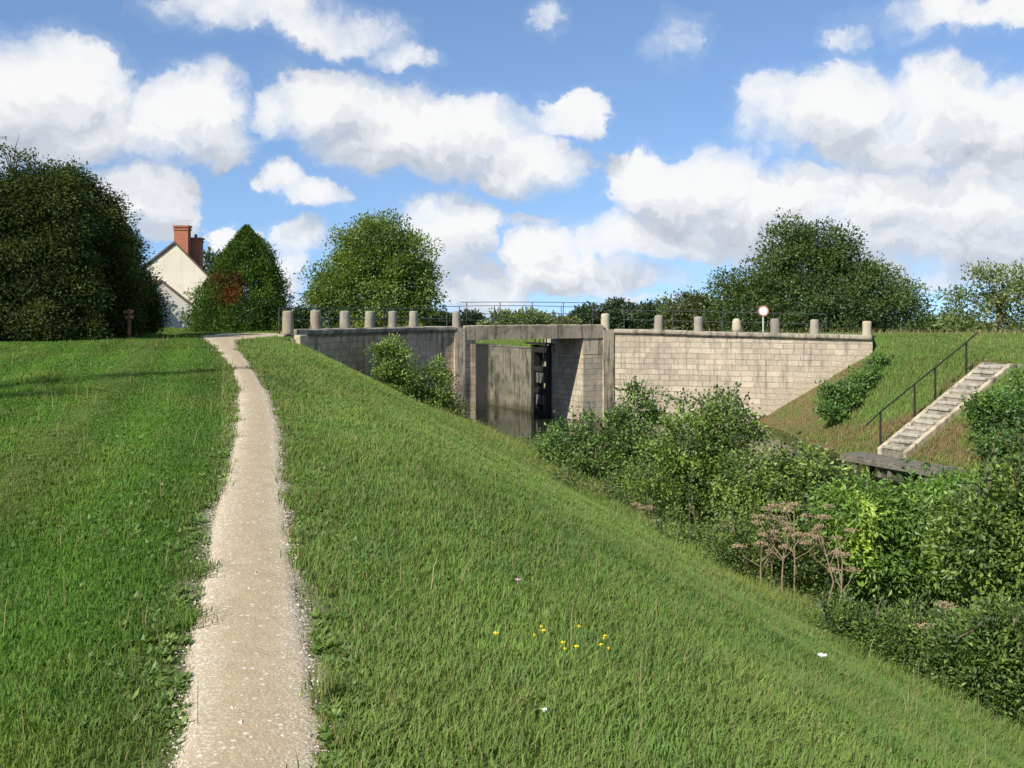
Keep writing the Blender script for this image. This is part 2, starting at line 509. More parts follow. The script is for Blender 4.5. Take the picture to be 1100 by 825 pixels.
M['ashlar'] = stone_wall_mat('limestone_ashlar', (0.50, 0.42, 0.31), (0.25, 0.22, 0.18), True, 0.55, 0.5, 0.0, True)
M['ashlar_dark'] = stone_wall_mat('limestone_dirty', (0.60, 0.46, 0.30), (0.22, 0.175, 0.12), True, 0.65, 0.75, 0.0, False, False, 0.30)
M['coping'] = stone_wall_mat('coping_stone', (0.42, 0.36, 0.27), (0.10, 0.095, 0.08), False, 0.85, 0.7)
M['beam'] = stone_wall_mat('weathered_concrete', (0.42, 0.345, 0.245), (0.14, 0.12, 0.09), False, 0.75, 0.8)
M['pier'] = stone_wall_mat('pier_stone', (0.55, 0.455, 0.325), (0.15, 0.13, 0.10), False, 0.75, 0.85)
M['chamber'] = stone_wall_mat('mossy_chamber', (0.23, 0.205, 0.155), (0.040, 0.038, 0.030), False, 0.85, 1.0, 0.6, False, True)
M['bollard'] = stone_wall_mat('bollard_stone', (0.36, 0.32, 0.25), (0.15, 0.14, 0.12), False, 0.7, 0.25)
M['bollard_pale'] = stone_wall_mat('bollard_pale', (0.50, 0.44, 0.31), (0.24, 0.21, 0.17), False, 0.4, 0.15)
M['bollard_rust'] = stone_wall_mat('bollard_lichen', (0.33, 0.275, 0.20), (0.17, 0.105, 0.06), False, 0.8, 0.3)
M['stair'] = stone_wall_mat('stair_stone', (0.46, 0.42, 0.34), (0.17, 0.155, 0.12), False, 0.65, 0.3, 0.2)
M['annex_wall'] = stone_wall_mat('shaded_render', (0.50, 0.47, 0.42), (0.36, 0.33, 0.29), False, 0.4, 0.25)  # annex shade put into the colour: greyer than the house render
M['riser'] = stone_wall_mat('shaded_riser', (0.36, 0.32, 0.25), (0.06, 0.058, 0.04), False, 0.8, 0.5, 0.5)  # shade of the risers painted in as darker stone, with some moss
M['render_wall'] = stone_wall_mat('lime_render', (0.72, 0.66, 0.53), (0.50, 0.43, 0.33), False, 0.35, 0.18)


def brick_mat():
    m, t, b, out = new_mat('red_brick')
    P = obj_pos(t)
    sp = t.node('ShaderNodeSeparateXYZ'); t.l.new(P, sp.inputs[0])
    cb = t.node('ShaderNodeCombineXYZ'); t.l.new(t.math('ADD', sp.outputs[0], sp.outputs[1]), cb.inputs[0]); t.l.new(sp.outputs[2], cb.inputs[1])
    br = t.node('ShaderNodeTexBrick'); t.l.new(cb.outputs[0], br.inputs['Vector'])
    br.inputs['Scale'].default_value = 1; br.inputs['Brick Width'].default_value = 0.22; br.inputs['Row Height'].default_value = 0.07; br.inputs['Mortar Size'].default_value = 0.008
    br.inputs['Color1'].default_value = (0.40, 0.12, 0.06, 1); br.inputs['Color2'].default_value = (0.30, 0.085, 0.045, 1); br.inputs['Mortar'].default_value = (0.36, 0.22, 0.15, 1)
    n = t.noise(P, 1.5, 5, 0.6)
    t.l.new(t.mix(t.rng(n, 0.45, 0.75, 0, 0.4), br.outputs[0], (0.2, 0.1, 0.07)), b.inputs['Base Color'])
    return m


M['brick'] = brick_mat()
M['tile'] = simple_mat('roof_tile', (0.06, 0.05, 0.042), (0.13, 0.095, 0.075), 3, bumps=0.6, dist=0.03)


def ground_mat():
    m, t, b, out = new_mat('meadow_soil')
    P = obj_pos(t)
    a = t.noise(P, 0.35, 5, 0.6); c = t.noise(P, 6, 6, 0.65); f = t.noise(P, 40, 4, 0.6)
    col = t.mix(t.rng(a, 0.3, 0.7), (0.060, 0.125, 0.018), (0.115, 0.185, 0.036))
    col = t.mix(t.rng(c, 0.45, 0.75, 0, 0.55), col, (0.045, 0.055, 0.018))
    col = t.mix(t.rng(f, 0.5, 0.8, 0, 0.4), col, (0.15, 0.15, 0.06))
    at = t.node('ShaderNodeAttribute', attribute_name='col')
    sp = t.node('ShaderNodeSeparateColor'); t.l.new(at.outputs[0], sp.inputs[0])
    dryc = t.mix(t.rng(c, 0.3, 0.7), (0.115, 0.085, 0.04), (0.22, 0.165, 0.085))
    col = t.mix(sp.outputs[0], col, dryc)
    soil = t.mix(t.rng(f, 0.3, 0.7), (0.05, 0.036, 0.024), (0.12, 0.09, 0.06))
    col = t.mix(sp.outputs[1], col, soil)
    grav = t.mix(t.rng(f, 0.3, 0.7), (0.36, 0.31, 0.24), (0.52, 0.46, 0.36))
    col = t.mix(sp.outputs[2], col, grav)
    t.l.new(col, b.inputs['Base Color'])
    bump(t, b, t.math('ADD', c, f), 0.8, 0.05)
    b.inputs['Roughness'].default_value = 0.95; b.inputs['Specular IOR Level'].default_value = 0.1
    return m


M['ground'] = ground_mat()


def path_mat():
    m, t, b, out = new_mat('limestone_gravel')
    P = obj_pos(t)
    big = t.noise(P, 0.9, 5, 0.6); med = t.noise(P, 7, 6, 0.65); fine = t.noise(P, 70, 4, 0.7)
    vo = t.node('ShaderNodeTexVoronoi'); t.l.new(P, vo.inputs['Vector']); vo.inputs['Scale'].default_value = 85
    vo2 = t.node('ShaderNodeTexVoronoi'); t.l.new(P, vo2.inputs['Vector']); vo2.inputs['Scale'].default_value = 38
    col = t.mix(t.rng(med, 0.3, 0.7), (0.32, 0.25, 0.150), (0.41, 0.33, 0.21))
    col = t.mix(t.rng(big, 0.4, 0.7, 0, 0.6), col, (0.36, 0.285, 0.185))
    at = t.node('ShaderNodeAttribute', attribute_name='col')
    sa = t.node('ShaderNodeSeparateColor'); t.l.new(at.outputs[0], sa.inputs[0])
    side = t.rng(t.math('MULTIPLY_ADD', t.noise(P, 3.0, 5, 0.6), 0.9, sa.outputs[0]), 0.75, 1.25)
    col = t.mix(t.math('MULTIPLY', side, 0.75), col, (0.42, 0.35, 0.245))
    col = t.mix(t.rng(t.noise(P, 2.1, 6, 0.7), 0.56, 0.70, 0.0, 0.35), col, (0.26, 0.205, 0.135))
    sc = t.node('ShaderNodeSeparateColor'); t.l.new(vo.outputs['Color'], sc.inputs[0])
    col = t.mix(t.math('MULTIPLY', t.math('MULTIPLY_ADD', side, 0.6, 0.3), t.math('MULTIPLY', t.rng(sc.outputs[0], 0.45, 0.8), t.rng(vo.outputs['Distance'], 0.65, 0.3))), col, (0.64, 0.57, 0.46))
    sc2 = t.node('ShaderNodeSeparateColor'); t.l.new(vo2.outputs['Color'], sc2.inputs[0])
    col = t.mix(t.math('MULTIPLY', t.rng(sc2.outputs[1], 0.90, 0.94, 0, 0.6), t.rng(vo2.outputs['Distance'], 0.45, 0.3)), col, (0.70, 0.65, 0.56))
    col = t.mix(t.rng(fine, 0.55, 0.8, 0, 0.5), col, (0.2, 0.16, 0.11))
    t.l.new(col, b.inputs['Base Color'])
    h = t.math('MULTIPLY_ADD', vo.outputs['Distance'], -0.6, t.math('MULTIPLY_ADD', med, 1.0, fine))
    bump(t, b, h, 0.5, 0.007)
    b.inputs['Roughness'].default_value = 0.95; b.inputs['Specular IOR Level'].default_value = 0.15
    return m


M['path'] = path_mat()


def water_mat():
    m, t, b, out = new_mat('still_water')
    b.inputs['Base Color'].default_value = (0.018, 0.022, 0.010, 1)
    b.inputs['Roughness'].default_value = 0.04; b.inputs['Specular IOR Level'].default_value = 0.5
    b.inputs['IOR'].default_value = 1.33
    P = obj_pos(t)
    bump(t, b, t.noise(t.vmath('MULTIPLY', P, (1, 1, 0.2)), 3.0, 3, 0.5), 0.06, 0.05)
    return m


M['water'] = water_mat()

# ------------------------------------------------------------------ the lie of the land
US = np.array([-0.5, 0.866]); UN = np.array([0.866, 0.5])      # along the lock (upstream) and across it
U3 = Vector((-0.5, 0.866, 0)); N3 = Vector((0.866, 0.5, 0))
CL_, CR_ = 19.6, 25.05         # lock walls, across
SF = 37.0                      # bridge face, along
WATER = -3.26


def SC(s, c, z=0.0):
    return Vector((N3.x * c + U3.x * s, N3.y * c + U3.y * s, z))


def lerp_z(P1, P2, t): return P1 + (P2 - P1) * t


L6 = SC(SF, CL_ - 1.0); L0 = Vector((-7.25, 33.0, 0)); LCt = Vector((-5.6, 39.2, 0))


def left_curve(t):
    return L6 * (1 - t) ** 2 + LCt * (2 * t * (1 - t)) + L0 * t ** 2


RW0 = Vector((4.66, 45.35, 0)); RW1 = Vector((15.2, 42.0, 0)); RWC = Vector((9.9, 44.1, 0))


def right_curve(t):
    return RW0 * (1 - t) ** 2 + RWC * (2 * t * (1 - t)) + RW1 * t ** 2


_lc = [left_curve(1 - i / 40) for i in range(41)]
_rc = [right_curve(i / 20) for i in range(21)]
_wx = np.array([p.x for p in _lc] + [p.x for p in _rc]); _wy = np.array([p.y for p in _lc] + [p.y for p in _rc])


def pq(X, Y): return 0.96 * X + 0.28 * Y, -0.28 * X + 0.96 * Y


def ztop(q):
    t = np.clip(q / 27.0, -1.0, 1.25)
    return 0.85 * (t - softplus(t - 0.95, 0.05))


def ground_z(X, Y):
    X = np.asarray(X, dtype=float); Y = np.asarray(Y, dtype=float)
    p, q = pq(X, Y)
    s = X * US[0] + Y * US[1]; c = X * UN[0] + Y * UN[1]
    und = (0.05 * (fbm(X * 0.5, Y * 0.5, 3, 3) - 0.5) + 0.035 * (fbm(X * 1.7, Y * 1.7, 33, 3) - 0.5)) * sstep(0.6, 1.6, np.abs(p)) * 2
    zl = ztop(q) - 0.53 * softplus(p - 1.9, 0.45) - 0.02 * np.maximum(0, -p - 3)
    dq = np.clip(q - 27, 0, 9)
    p0 = 19.9 + 0.28 * dq; sl = 0.58 + 0.025 * dq
    zr = np.clip(-0.19 + 0.086 * (q - 27.6), -0.6, 0.55) + 0.03 * np.clip(p - 26, 0, 20)
    zs = -3.3 + sl * softplus(p - p0, 0.25)
    k = 0.12
    zR = -k * np.logaddexp(-zs / k, -zr / k)
    front = np.maximum(np.maximum(zl, zR), -5.0)
    wl = sstep(30, 34, Y) * (X < -7.25)
    front = front * (1 - wl) + 0.8 * wl
    # behind the bridge
    yw = np.interp(X, _wx, _wy)
    behind = (Y > yw + 0.42) & (X > -7.25) & (X < 15.2)
    behind |= (Y > 34) & (X <= -7.25)
    behind |= (Y > 42.4) & (X >= 15.2)
    zb = 0.80 - 0.27 * sstep(25, 35, c)
    low = sstep(41.4, 44, s) * sstep(13, 18, c)
    zb = zb * (1 - low) + (-0.15) * low
    far = sstep(46, 64, Y) * (1 - sstep(12, 15, c) * 0) 
    zb = zb * (1 - far) + np.minimum(zb, 0.1) * far
    chan = (s > SF - 0.2) & (s < 95) & (c > CL_ - 0.4) & (c < CR_ + 0.4)
    zb = np.where(chan, -6.0, zb)
    z = np.where(behind, zb, front)
    dist = np.hypot(X, Y)
    z = z - 6.0 * sstep(95, 230, dist) - 0.0125 * np.maximum(0, dist - 230)
    return z + und


def G(x, y): return float(ground_z(np.array([x]), np.array([y]))[0])


def ground_px(x, y, dmax=70):
    """where the line of sight at a bearing meets the land"""
    d = np.arange(2.0, dmax, 0.02)
    X = (x - 550) / FPX * d; Z = EYE - (y - 335) / FPX * d
    g = ground_z(X, d)
    hit = np.nonzero(Z <= g)[0]
    i = hit[0] if len(hit) else len(d) - 1
    return float(X[i]), float(d[i])


# path edges, measured (y, left, right)
PE = [(825, 186, 350), (785, 192, 348), (753, 196, 345), (720, 199, 341), (688, 201, 333), (656, 209, 327), (624, 216, 322), (605, 219, 319), (578, 223, 314),
      (561, 227, 312), (544, 231, 310), (527, 237, 308), (510, 243, 305), (493, 247, 304), (476, 250, 303), (459, 253, 300), (442, 255, 295), (425, 256, 289),
      (411, 254, 281), (398, 249, 273), (386, 241, 265), (376, 233, 256), (369, 225, 254), (366, 219, 256)]
PL = [ground_px(l, y) for y, l, r in PE]; PR = [ground_px(r, y) for y, l, r in PE]
PL = [(-1.0, -3.0), (-1.05, 0.5)] + PL; PR = [(-0.42, -3.0), (-0.47, 0.5)] + PR
PL += [(-9.9, 31.5), (-10.4, 33.2), (-10.6, 36)]; PR += [(-8.0, 31.6), (-7.4, 33.4), (-7.3, 36)]
_pt = np.arange(len(PL))
_pf = np.linspace(0, len(PL) - 1, 560)


def smooth_curve(pts):
    a = np.array(pts)
    x = np.interp(_pf, _pt, a[:, 0]); y = np.interp(_pf, _pt, a[:, 1])
    k = np.hanning(15); k /= k.sum()
    xp = np.convolve(np.pad(x, 7, mode='edge'), k, 'valid'); yp = np.convolve(np.pad(y, 7, mode='edge'), k, 'valid')
    return xp, yp


plx, ply = smooth_curve(PL); prx, pry = smooth_curve(PR)


def path_bounds(Y):
    """left and right edge of the path at a given Y"""
    return np.interp(Y, ply, plx), np.interp(Y, pry, prx)


def path_dist(X, Y):
    """signed distance outside the path (negative on it), with ragged edges"""
    l, r = path_bounds(Y)
    e = 0.09 * (fbm(Y * 2.2, X * 0 + 3.1, 5, 3) - 0.5) * 2
    e2 = 0.11 * (fbm(Y * 2.5, X * 0 + 9.7, 8, 3) - 0.5) * 2
    d = np.maximum((l + e) - X, X - (r + e2))
    return np.where(Y > 36, 9.0, d)


def build_ground():
    def axis(lo, hi, step, far):
        core = np.arange(lo, hi + 1e-6, step)
        g = []; x = step
        v = hi
        while v < far:
            x *= 1.16; v += x; g.append(v)
        h = []; x = step; v = lo
        while v > -far:
            x *= 1.16; v -= x; h.append(v)
        return np.array(h[::-1] + list(core) + g)
    xs = axis(-15, 22, 0.2, 6000); ys = axis(-3, 56, 0.2, 6000)
    X, Y = np.meshgrid(xs, ys)
    Z = ground_z(X, Y)
    nx, ny = len(xs), len(ys)
    v = np.stack([X.ravel(), Y.ravel(), Z.ravel()], 1)
    i = np.arange(nx - 1)[None, :] + np.arange(ny - 1)[:, None] * nx
    loops = np.stack([i, i + 1, i + nx + 1, i + nx], -1).reshape(-1, 4)
    col = np.zeros((len(v), 3), dtype=np.float32)
    Xf, Yf = v[:, 0], v[:, 1]
    p, q = pq(Xf, Yf)
    col[:, 0] = dry_mask(Xf, Yf)
    pdn = path_dist(Xf, Yf)
    col[:, 1] = sstep(0.18, 0.0, pdn) * 0.35
    col[:, 2] = 0.8 * sstep(0.04, -0.05, pdn)
    # trodden bridge road
    s = Xf * US[0] + Yf * US[1]; c = Xf * UN[0] + Yf * UN[1]
    rd = sstep(0.6, 0.2, np.abs(s - 39.6) - 1.0) * (c < 50) * (Yf > 34) * (Xf > -9)
    col[:, 2] = np.maximum(col[:, 2], rd * 0.8)
    o = arr_mesh('ground', v, loops, np.full(len(loops), 4), M['ground'], color=col, smooth=True)
    tag(o, kind='structure')
    return o


def dry_mask(X, Y):
    """parched brown grass on the far bank"""
    p, q = pq(X, Y)
    m = sstep(19.3, 20.2, p) * sstep(26.6, 25.4, p) * (Y > 22) * (Y < 44)
    n = fbm(X * 0.7, Y * 0.7, 11, 4)
    near_wall = sstep(39.0, 41.5, Y + 0.3 * (X - 12))
    along_stair = sstep(1.6, 0.5, np.abs((X - 12) * -0.431 + (Y - 31.5) * 0.902 - 0.9))
    foot = sstep(23.3, 21.8, p)
    d = np.clip(1.0 * near_wall + 1.0 * along_stair + 1.05 * foot + 1.4 * (n - 0.55), 0, 1)
    return m * 0.95 * sstep(0.30, 1.10, d) * (0.55 + 0.45 * sstep(.35, .6, fbm(X * 2.1, Y * 2.1, 13, 3)))


build_ground()


def build_path():
    n = len(plx); m = 13
    vs = []
    for k in range(m):
        f = k / (m - 1)
        x = plx * (1 - f) + prx * f; y = ply * (1 - f) + pry * f
        if k in (0, m - 1):
            sgn = -1 if k == 0 else 1
            x = x + sgn * (0.02 + 0.10 * (fbm(y * 3.1, y * 0 + k, 21, 3) - 0.5))
        z = ground_z(x, y) + 0.022 * (1 - (2 * f - 1) ** 2) + (0.012 if 0 < k < m - 1 else -0.02)
        vs.append(np.stack([x, y, z], 1))
    v = np.stack(vs, 1).reshape(-1, 3)
    i = np.arange(m - 1)[None, :] + np.arange(n - 1)[:, None] * m
    loops = np.stack([i, i + 1, i + m + 1, i + m], -1).reshape(-1, 4)
    f = np.tile(np.abs(np.linspace(-1, 1, m)), n)
    o = arr_mesh('path', v, loops, np.full(len(loops), 4), M['path'], smooth=True, color=np.stack([f, f, f], 1).astype(np.float32))
    tag(o, kind='structure')


build_path()


def build_water():
    poly = [SC(-40, 10.0), SC(-40, 50), SC(35, 40), SC(37, 26), SC(37, CR_ + .3), SC(94, CR_ + .3), SC(94, CL_ - .3), SC(36.8, CL_ - .3), SC(30, 10)]
    v = [(p.x, p.y, WATER) for p in poly]
    o = arr_mesh('water', np.array(v), np.arange(len(v)), [len(v)], M['water'])
    tag(o, kind='structure')


build_water()

# ------------------------------------------------------------------ the lock bridge
DECK = 0.82
bridge = empty('lock_bridge', SC(SF, (CL_ + CR_) / 2, 0), 'old limestone lock bridge with curved wing walls and flat beam over the canal', 'bridge')


def ribbon_wall(name, mat, curve, t0, t1, ztop_f, zbot, thick, n=32, parent=None, flip=1):
    """a wall following a plan curve; UVs in metres"""
    mb = MB(); pts = [curve(t0 + (t1 - t0) * i / n) for i in range(n + 1)]
    nr = []
    for i in range(n + 1):
        a = pts[max(i - 1, 0)]; b2 = pts[min(i + 1, n)]
        t = (b2 - a).normalized(); nr.append(Vector((-t.y, t.x, 0)) * flip)
    L = [0]
    for i in range(n): L.append(L[-1] + (pts[i + 1] - pts[i]).length)
    vs = []
    for i in range(n + 1):
        zt = ztop_f(i / n); f = pts[i]; bk = pts[i] + nr[i] * thick
        vs += [(f.x, f.y, zbot), (f.x, f.y, zt), (bk.x, bk.y, zt), (bk.x, bk.y, zbot)]
    fs, uv = [], []
    for i in range(n):
        a, b2 = i * 4, i * 4 + 4
        q = [[a, b2, b2 + 1, a + 1], [a + 1, b2 + 1, b2 + 2, a + 2], [a + 2, b2 + 2, b2 + 3, a + 3]]
        zz = (ztop_f(i / n), ztop_f((i + 1) / n))
        u = [[(L[i], zbot), (L[i + 1], zbot), (L[i + 1], zz[1]), (L[i], zz[0])],
             [(L[i], 0), (L[i + 1], 0), (L[i + 1], thick), (L[i], thick)],
             [(L[i], zz[0]), (L[i + 1], zz[1]), (L[i + 1], zbot), (L[i], zbot)]]
        if flip < 0: q = q
        else: q = [x[::-1] for x in q]; u = [x[::-1] for x in u]
        fs += q; uv += u
    e = n * 4
    fs += [[0, 1, 2, 3], [e + 3, e + 2, e + 1, e]]
    uv += [[(0, zbot), (0, 1), (thick, 1), (thick, zbot)], [(thick, zbot), (thick, 1), (0, 1), (0, zbot)]]
    mb.add(vs, fs, uv)
    return mb.build(name, mat, parent)


def ribbon_profile(name, mat, curve, t0, t1, ztop_f, prof, n, parent, flip=1, breaks=None, bevel=0.012):
    """a moulded coping: prof = (outwards, up) points swept along the curve; short stones with joints"""
    mb = MB(); rr = random.Random(7)
    segs = breaks or 12
    for sgi in range(segs):
        a0 = t0 + (t1 - t0) * sgi / segs; a1 = t0 + (t1 - t0) * (sgi + 1) / segs
        m = 3; rows = []
        jz = rr.uniform(-0.018, 0.018); jo = rr.uniform(-0.015, 0.015)
        for i in range(m + 1):
            t = a0 + (a1 - a0) * (i / m) * 0.992
            c = curve(t); e = 1e-3
            tg = (curve(t + e) - curve(t - e)).normalized(); nr = Vector((-tg.y, tg.x, 0)) * flip
            z = ztop_f((t - t0) / (t1 - t0))
            rows.append([(c - nr * (o_ + jo) + Vector((0, 0, z + u_ + jz))) for o_, u_ in prof])
        k = len(prof)
        vs = [p for r_ in rows for p in r_]
        fs = []
        for i in range(m):
            for j in range(k):
                j2 = (j + 1) % k
                f = [i * k + j, i * k + j2, (i + 1) * k + j2, (i + 1) * k + j]
                fs.append(f)
        fs.append(list(range(k))[::-1]); fs.append([m * k + j for j in range(k)])
        if flip > 0: fs = [f[::-1] for f in fs]
        mb.add(vs, fs)
    return mb.build(name, mat, parent, bevel=bevel)


PROF = [(-0.65, -0.26), (0.02, -0.26), (0.05, -0.20), (0.13, -0.15), (0.15, -0.10), (0.15, 0.0), (0.05, 0.03), (-0.65, 0.03)]
zl_top = lambda t: 0.98 - 0.01 * t
zr_top = lambda t: 0.80 - 0.22 * t
# left wing starts at the pier and curves towards the path
ribbon_wall('wing_wall', M['ashlar_dark'], left_curve, 0.0, 1.0, lambda t: zl_top(t) - 0.255, -5.5, 0.8, 40, bridge, flip=-1)
ribbon_profile('coping', M['coping'], left_curve, 0.0, 0.955, zl_top, PROF, 3, bridge, flip=-1, breaks=9)
ribbon_wall('wing_wall', M['ashlar'], right_curve, 0.0, 1.0, lambda t: zr_top(t) - 0.255, -5.5, 0.8, 24, bridge, flip=1)
ribbon_profile('coping', M['coping'], right_curve, 0.0, 1.0, zr_top, PROF, 3, bridge, flip=1, breaks=10)


def uvbox(mb, s0, s1, c0, c1, z0, z1):
    """box in lock coordinates with metre UVs"""
    p = lambda s, c, z: SC(s, c, z)
    faces = [
        ([p(s0, c0, z0), p(s0, c1, z0), p(s0, c1, z1), p(s0, c0, z1)], [(c0, z0), (c1, z0), (c1, z1), (c0, z1)]),
        ([p(s1, c1, z0), p(s1, c0, z0), p(s1, c0, z1), p(s1, c1, z1)], [(c1, z0), (c0, z0), (c0, z1), (c1, z1)]),
        ([p(s1, c0, z0), p(s0, c0, z0), p(s0, c0, z1), p(s1, c0, z1)], [(s1, z0), (s0, z0), (s0, z1), (s1, z1)]),
        ([p(s0, c1, z0), p(s1, c1, z0), p(s1, c1, z1), p(s0, c1, z1)], [(s0, z0), (s1, z0), (s1, z1), (s0, z1)]),
        ([p(s0, c0, z1), p(s0, c1, z1), p(s1, c1, z1), p(s1, c0, z1)], [(s0, c0), (s0, c1), (s1, c1), (s1, c0)]),
        ([p(s0, c1, z0), p(s0, c0, z0), p(s1, c0, z0), p(s1, c1, z0)], [(s0, c1), (s0, c0), (s1, c0), (s1, c1)]),
    ]
    for vs, uv in faces: mb.add(vs, [[0, 1, 2, 3]], [uv])
    return mb


# piers and abutments
uvbox(MB(), SF - 0.10, SF + 0.55, CL_ - 1.02, CL_ - 0.55, -5.5, 0.94).build('pier', M['pier'], bridge, bevel=0.02)
uvbox(MB(), SF, SF + 3.0, CL_ - 0.56, CL_, -5.5, 0.41).build('abutment', M['ashlar_dark'], bridge, bevel=0.03)
uvbox(MB(), SF - 0.10, SF + 0.55, CR_ + 1.05, CR_ + 1.62, -5.5, 0.78).build('pier', M['pier'], bridge, bevel=0.02)
uvbox(MB(), SF, SF + 2.72, CR_, CR_ + 1.06, -5.5, -0.32).build('abutment', M['ashlar'], bridge, bevel=0.03)
uvbox(MB(), SF - 0.012, SF + 2.73, CR_ - 0.012, CR_ + 1.058, -0.31, 0.41).build('bearing_block', M['pier'], bridge, bevel=0.03)
# deck and front beam
uvbox(MB(), SF + 0.45, SF + 2.5, CL_ - 0.5, CR_ + 1.0, 0.422, 0.84).build('deck', M['beam'], bridge)


def beam_mesh():
    n = 24; vs = []
    rr = random.Random(3)
    for i in range(n + 1):
        c = CL_ - 0.54 + (CR_ + 1.05 - CL_ + 0.54) * i / n
        j = rr.uniform(-0.012, 0.012)
        zt = 1.02 + 0.02 * math.sin(math.pi * i / n) + rr.uniform(-.012, .012); zb = 0.418 + rr.uniform(-0.006, 0.012)
        for s, z in ((SF - 0.06 + j, zb), (SF - 0.07 + j, zt - .03), (SF - 0.03 + j, zt), (SF + 0.40, zt), (SF + 0.45, zt - .03), (SF + 0.44, zb)):
            vs.append(SC(s, c, z))
    fs = []
    for i in range(n):
        for j in range(6):
            j2 = (j + 1) % 6
            fs.append([i * 6 + j2, i * 6 + j, (i + 1) * 6 + j, (i + 1) * 6 + j2])
    fs.append(list(range(6))); fs.append([n * 6 + j for j in range(6)][::-1])
    return MB().add(vs, fs).build('beam', M['beam'], bridge)


beam_mesh()

# end stone of the left wing (the block the first bollard stands on)
e0 = left_curve(0.975)
tg = (left_curve(1.0) - left_curve(0.95)).normalized(); ang = math.atan2(tg.y, tg.x)
MB().cbox((e0.x - .06, e0.y + 0.08, 0.38), 0.62, 0.62, 0.45, ang).build('end_stone', M['bollard_pale'], bridge, bevel=0.05, segs=2)


def bollard(base, h, r, mat, label, seed, kind='plain'):
    rr = random.Random(seed)
    mb = MB()
    top = [(r * 1.06, -0.03), (r * 1.05, 0.02), (r * 1.02, h * .3), (r * .99, h * .6), (r * .97, h - 0.05), (r * .90, h - 0.015), (r * 0.6, h + 0.005), (r * .1, h + 0.008)]
    if kind == 'chipped': top = [(r * 1.08, -0.03), (r * 1.06, h * .3), (r * .98, h * .62), (r * .86, h * .8), (r * .62, h * .95), (r * .3, h), (r * .05, h)]
    mb.lathe((0, 0, 0), top, 14, 0.035, rr)
    o = mb.build('bollard', mat, None, smooth=True)
    o.location = base; o.rotation_euler = (rr.uniform(-.03, .03), rr.uniform(-.035, .035), rr.uniform(0, 6))
    return tag(o, label, 'bollard', 'stone bollards along the bridge parapets')


def wall_at_px(curve, px, inset, flip):
    best = min((abs(curve(i / 400).x / curve(i / 400).y - (px - 550) / FPX), i / 400) for i in range(-20, 421))[1]
    c = curve(best); tg = (curve(best + 1e-3) - curve(best - 1e-3)).normalized()
    return c + Vector((-tg.y, tg.x, 0)) * flip * inset, best


LB = [(316, .68, .185, 'bollard_rust', 'stone bollard at the path end of the curved wall, on a pale end block', 'plain'),
      (345, .66, .185, 'bollard_rust', 'lichen-rusted stone bollard, second from the path end of the curved wall'),
      (376, .64, .20, 'bollard', 'thickest grey stone bollard of the curved wall, third from the path end'),
      (402, .63, .185, 'bollard', 'grey stone bollard in the middle of the curved wall, fourth from the path end'),
      (426, .63, .18, 'bollard', 'grey stone bollard on the curved wall, fifth from the path end'),
      (448, .63, .18, 'bollard', 'grey stone bollard on the curved wall, nearest neighbour of the pier bollard')]
for i, b_ in enumerate(LB):
    c, t = wall_at_px(left_curve, b_[0], 0.22, -1)
    bollard((c.x, c.y, zl_top(t) + 0.02 - (0.12 if i == 0 else 0)), b_[1] + (0.08 if i == 0 else 0), b_[2], M[b_[3]], b_[4], i)
c = SC(SF + 0.2, CL_ - 0.80)
bollard((c.x, c.y, 0.93), .70, .17, M['bollard'], 'slim stone bollard on the pier at the left end of the bridge beam', 21)
c = SC(SF + 0.2, CR_ + 1.33)
bollard((c.x, c.y, 0.77), .75, .20, M['bollard_pale'], 'tall pale stone bollard on the pier at the right end of the bridge beam', 22)
RB = [(707, .66, .195, 'bollard', 'grey stone bollard on the straight wall, first after the pier bollard', 'plain'),
      (750, .64, .20, 'bollard', 'grey stone bollard on the straight wall, left of the chipped cream one', 'plain'),
      (791, .60, .20, 'bollard_pale', 'cream stone bollard with a chipped pointed top, left of the round sign', 'chipped'),
      (832, .62, .20, 'bollard', 'grey stone bollard on the straight wall, just right of the round sign', 'plain'),
      (875, .62, .19, 'bollard', 'grey stone bollard on the straight wall, last before the cream end bollard', 'plain'),
      (931, .60, .19, 'bollard_pale', 'cream stone bollard at the grassy far end of the straight wall', 'plain')]
for i, b_ in enumerate(RB):
    c, t = wall_at_px(right_curve, b_[0], 0.22, 1)
    bollard((c.x, c.y, zr_top(t) + 0.02), b_[1], b_[2], M[b_[3]], b_[4], 40 + i, b_[5])

# ------------------------------------------------------------------ railings on the bridge
def railing(name, pts, h, rails, posts, label, rp=0.018, rr_=0.014, lift=0.0, z0s=None):
    """pts: plan points with base z; rails: heights; posts: parameters along"""
    root = empty(name, pts[0], label, 'railing', 'iron railings on the lock bridge')
    cum = [0.0]
    for a, b_ in zip(pts, pts[1:]): cum.append(cum[-1] + (b_ - a).length)
    def at(f):
        d = f * cum[-1]
        for i in range(len(pts) - 1):
            if d <= cum[i + 1] + 1e-9:
                k = (d - cum[i]) / (cum[i + 1] - cum[i]); return pts[i] + (pts[i + 1] - pts[i]) * k
        return pts[-1]
    for f in posts:
        p = at(f)
        MB().tube([p + Vector((0, 0, -0.05)), p + Vector((0, 0, h))], rp, 6).build('post', M['rail_iron'], root)
    for z in rails:
        MB().tube([at(i / 20) + Vector((0, 0, z)) for i in range(21)], rr_, 6).build('rail', M['rail_iron'], root)
    return root


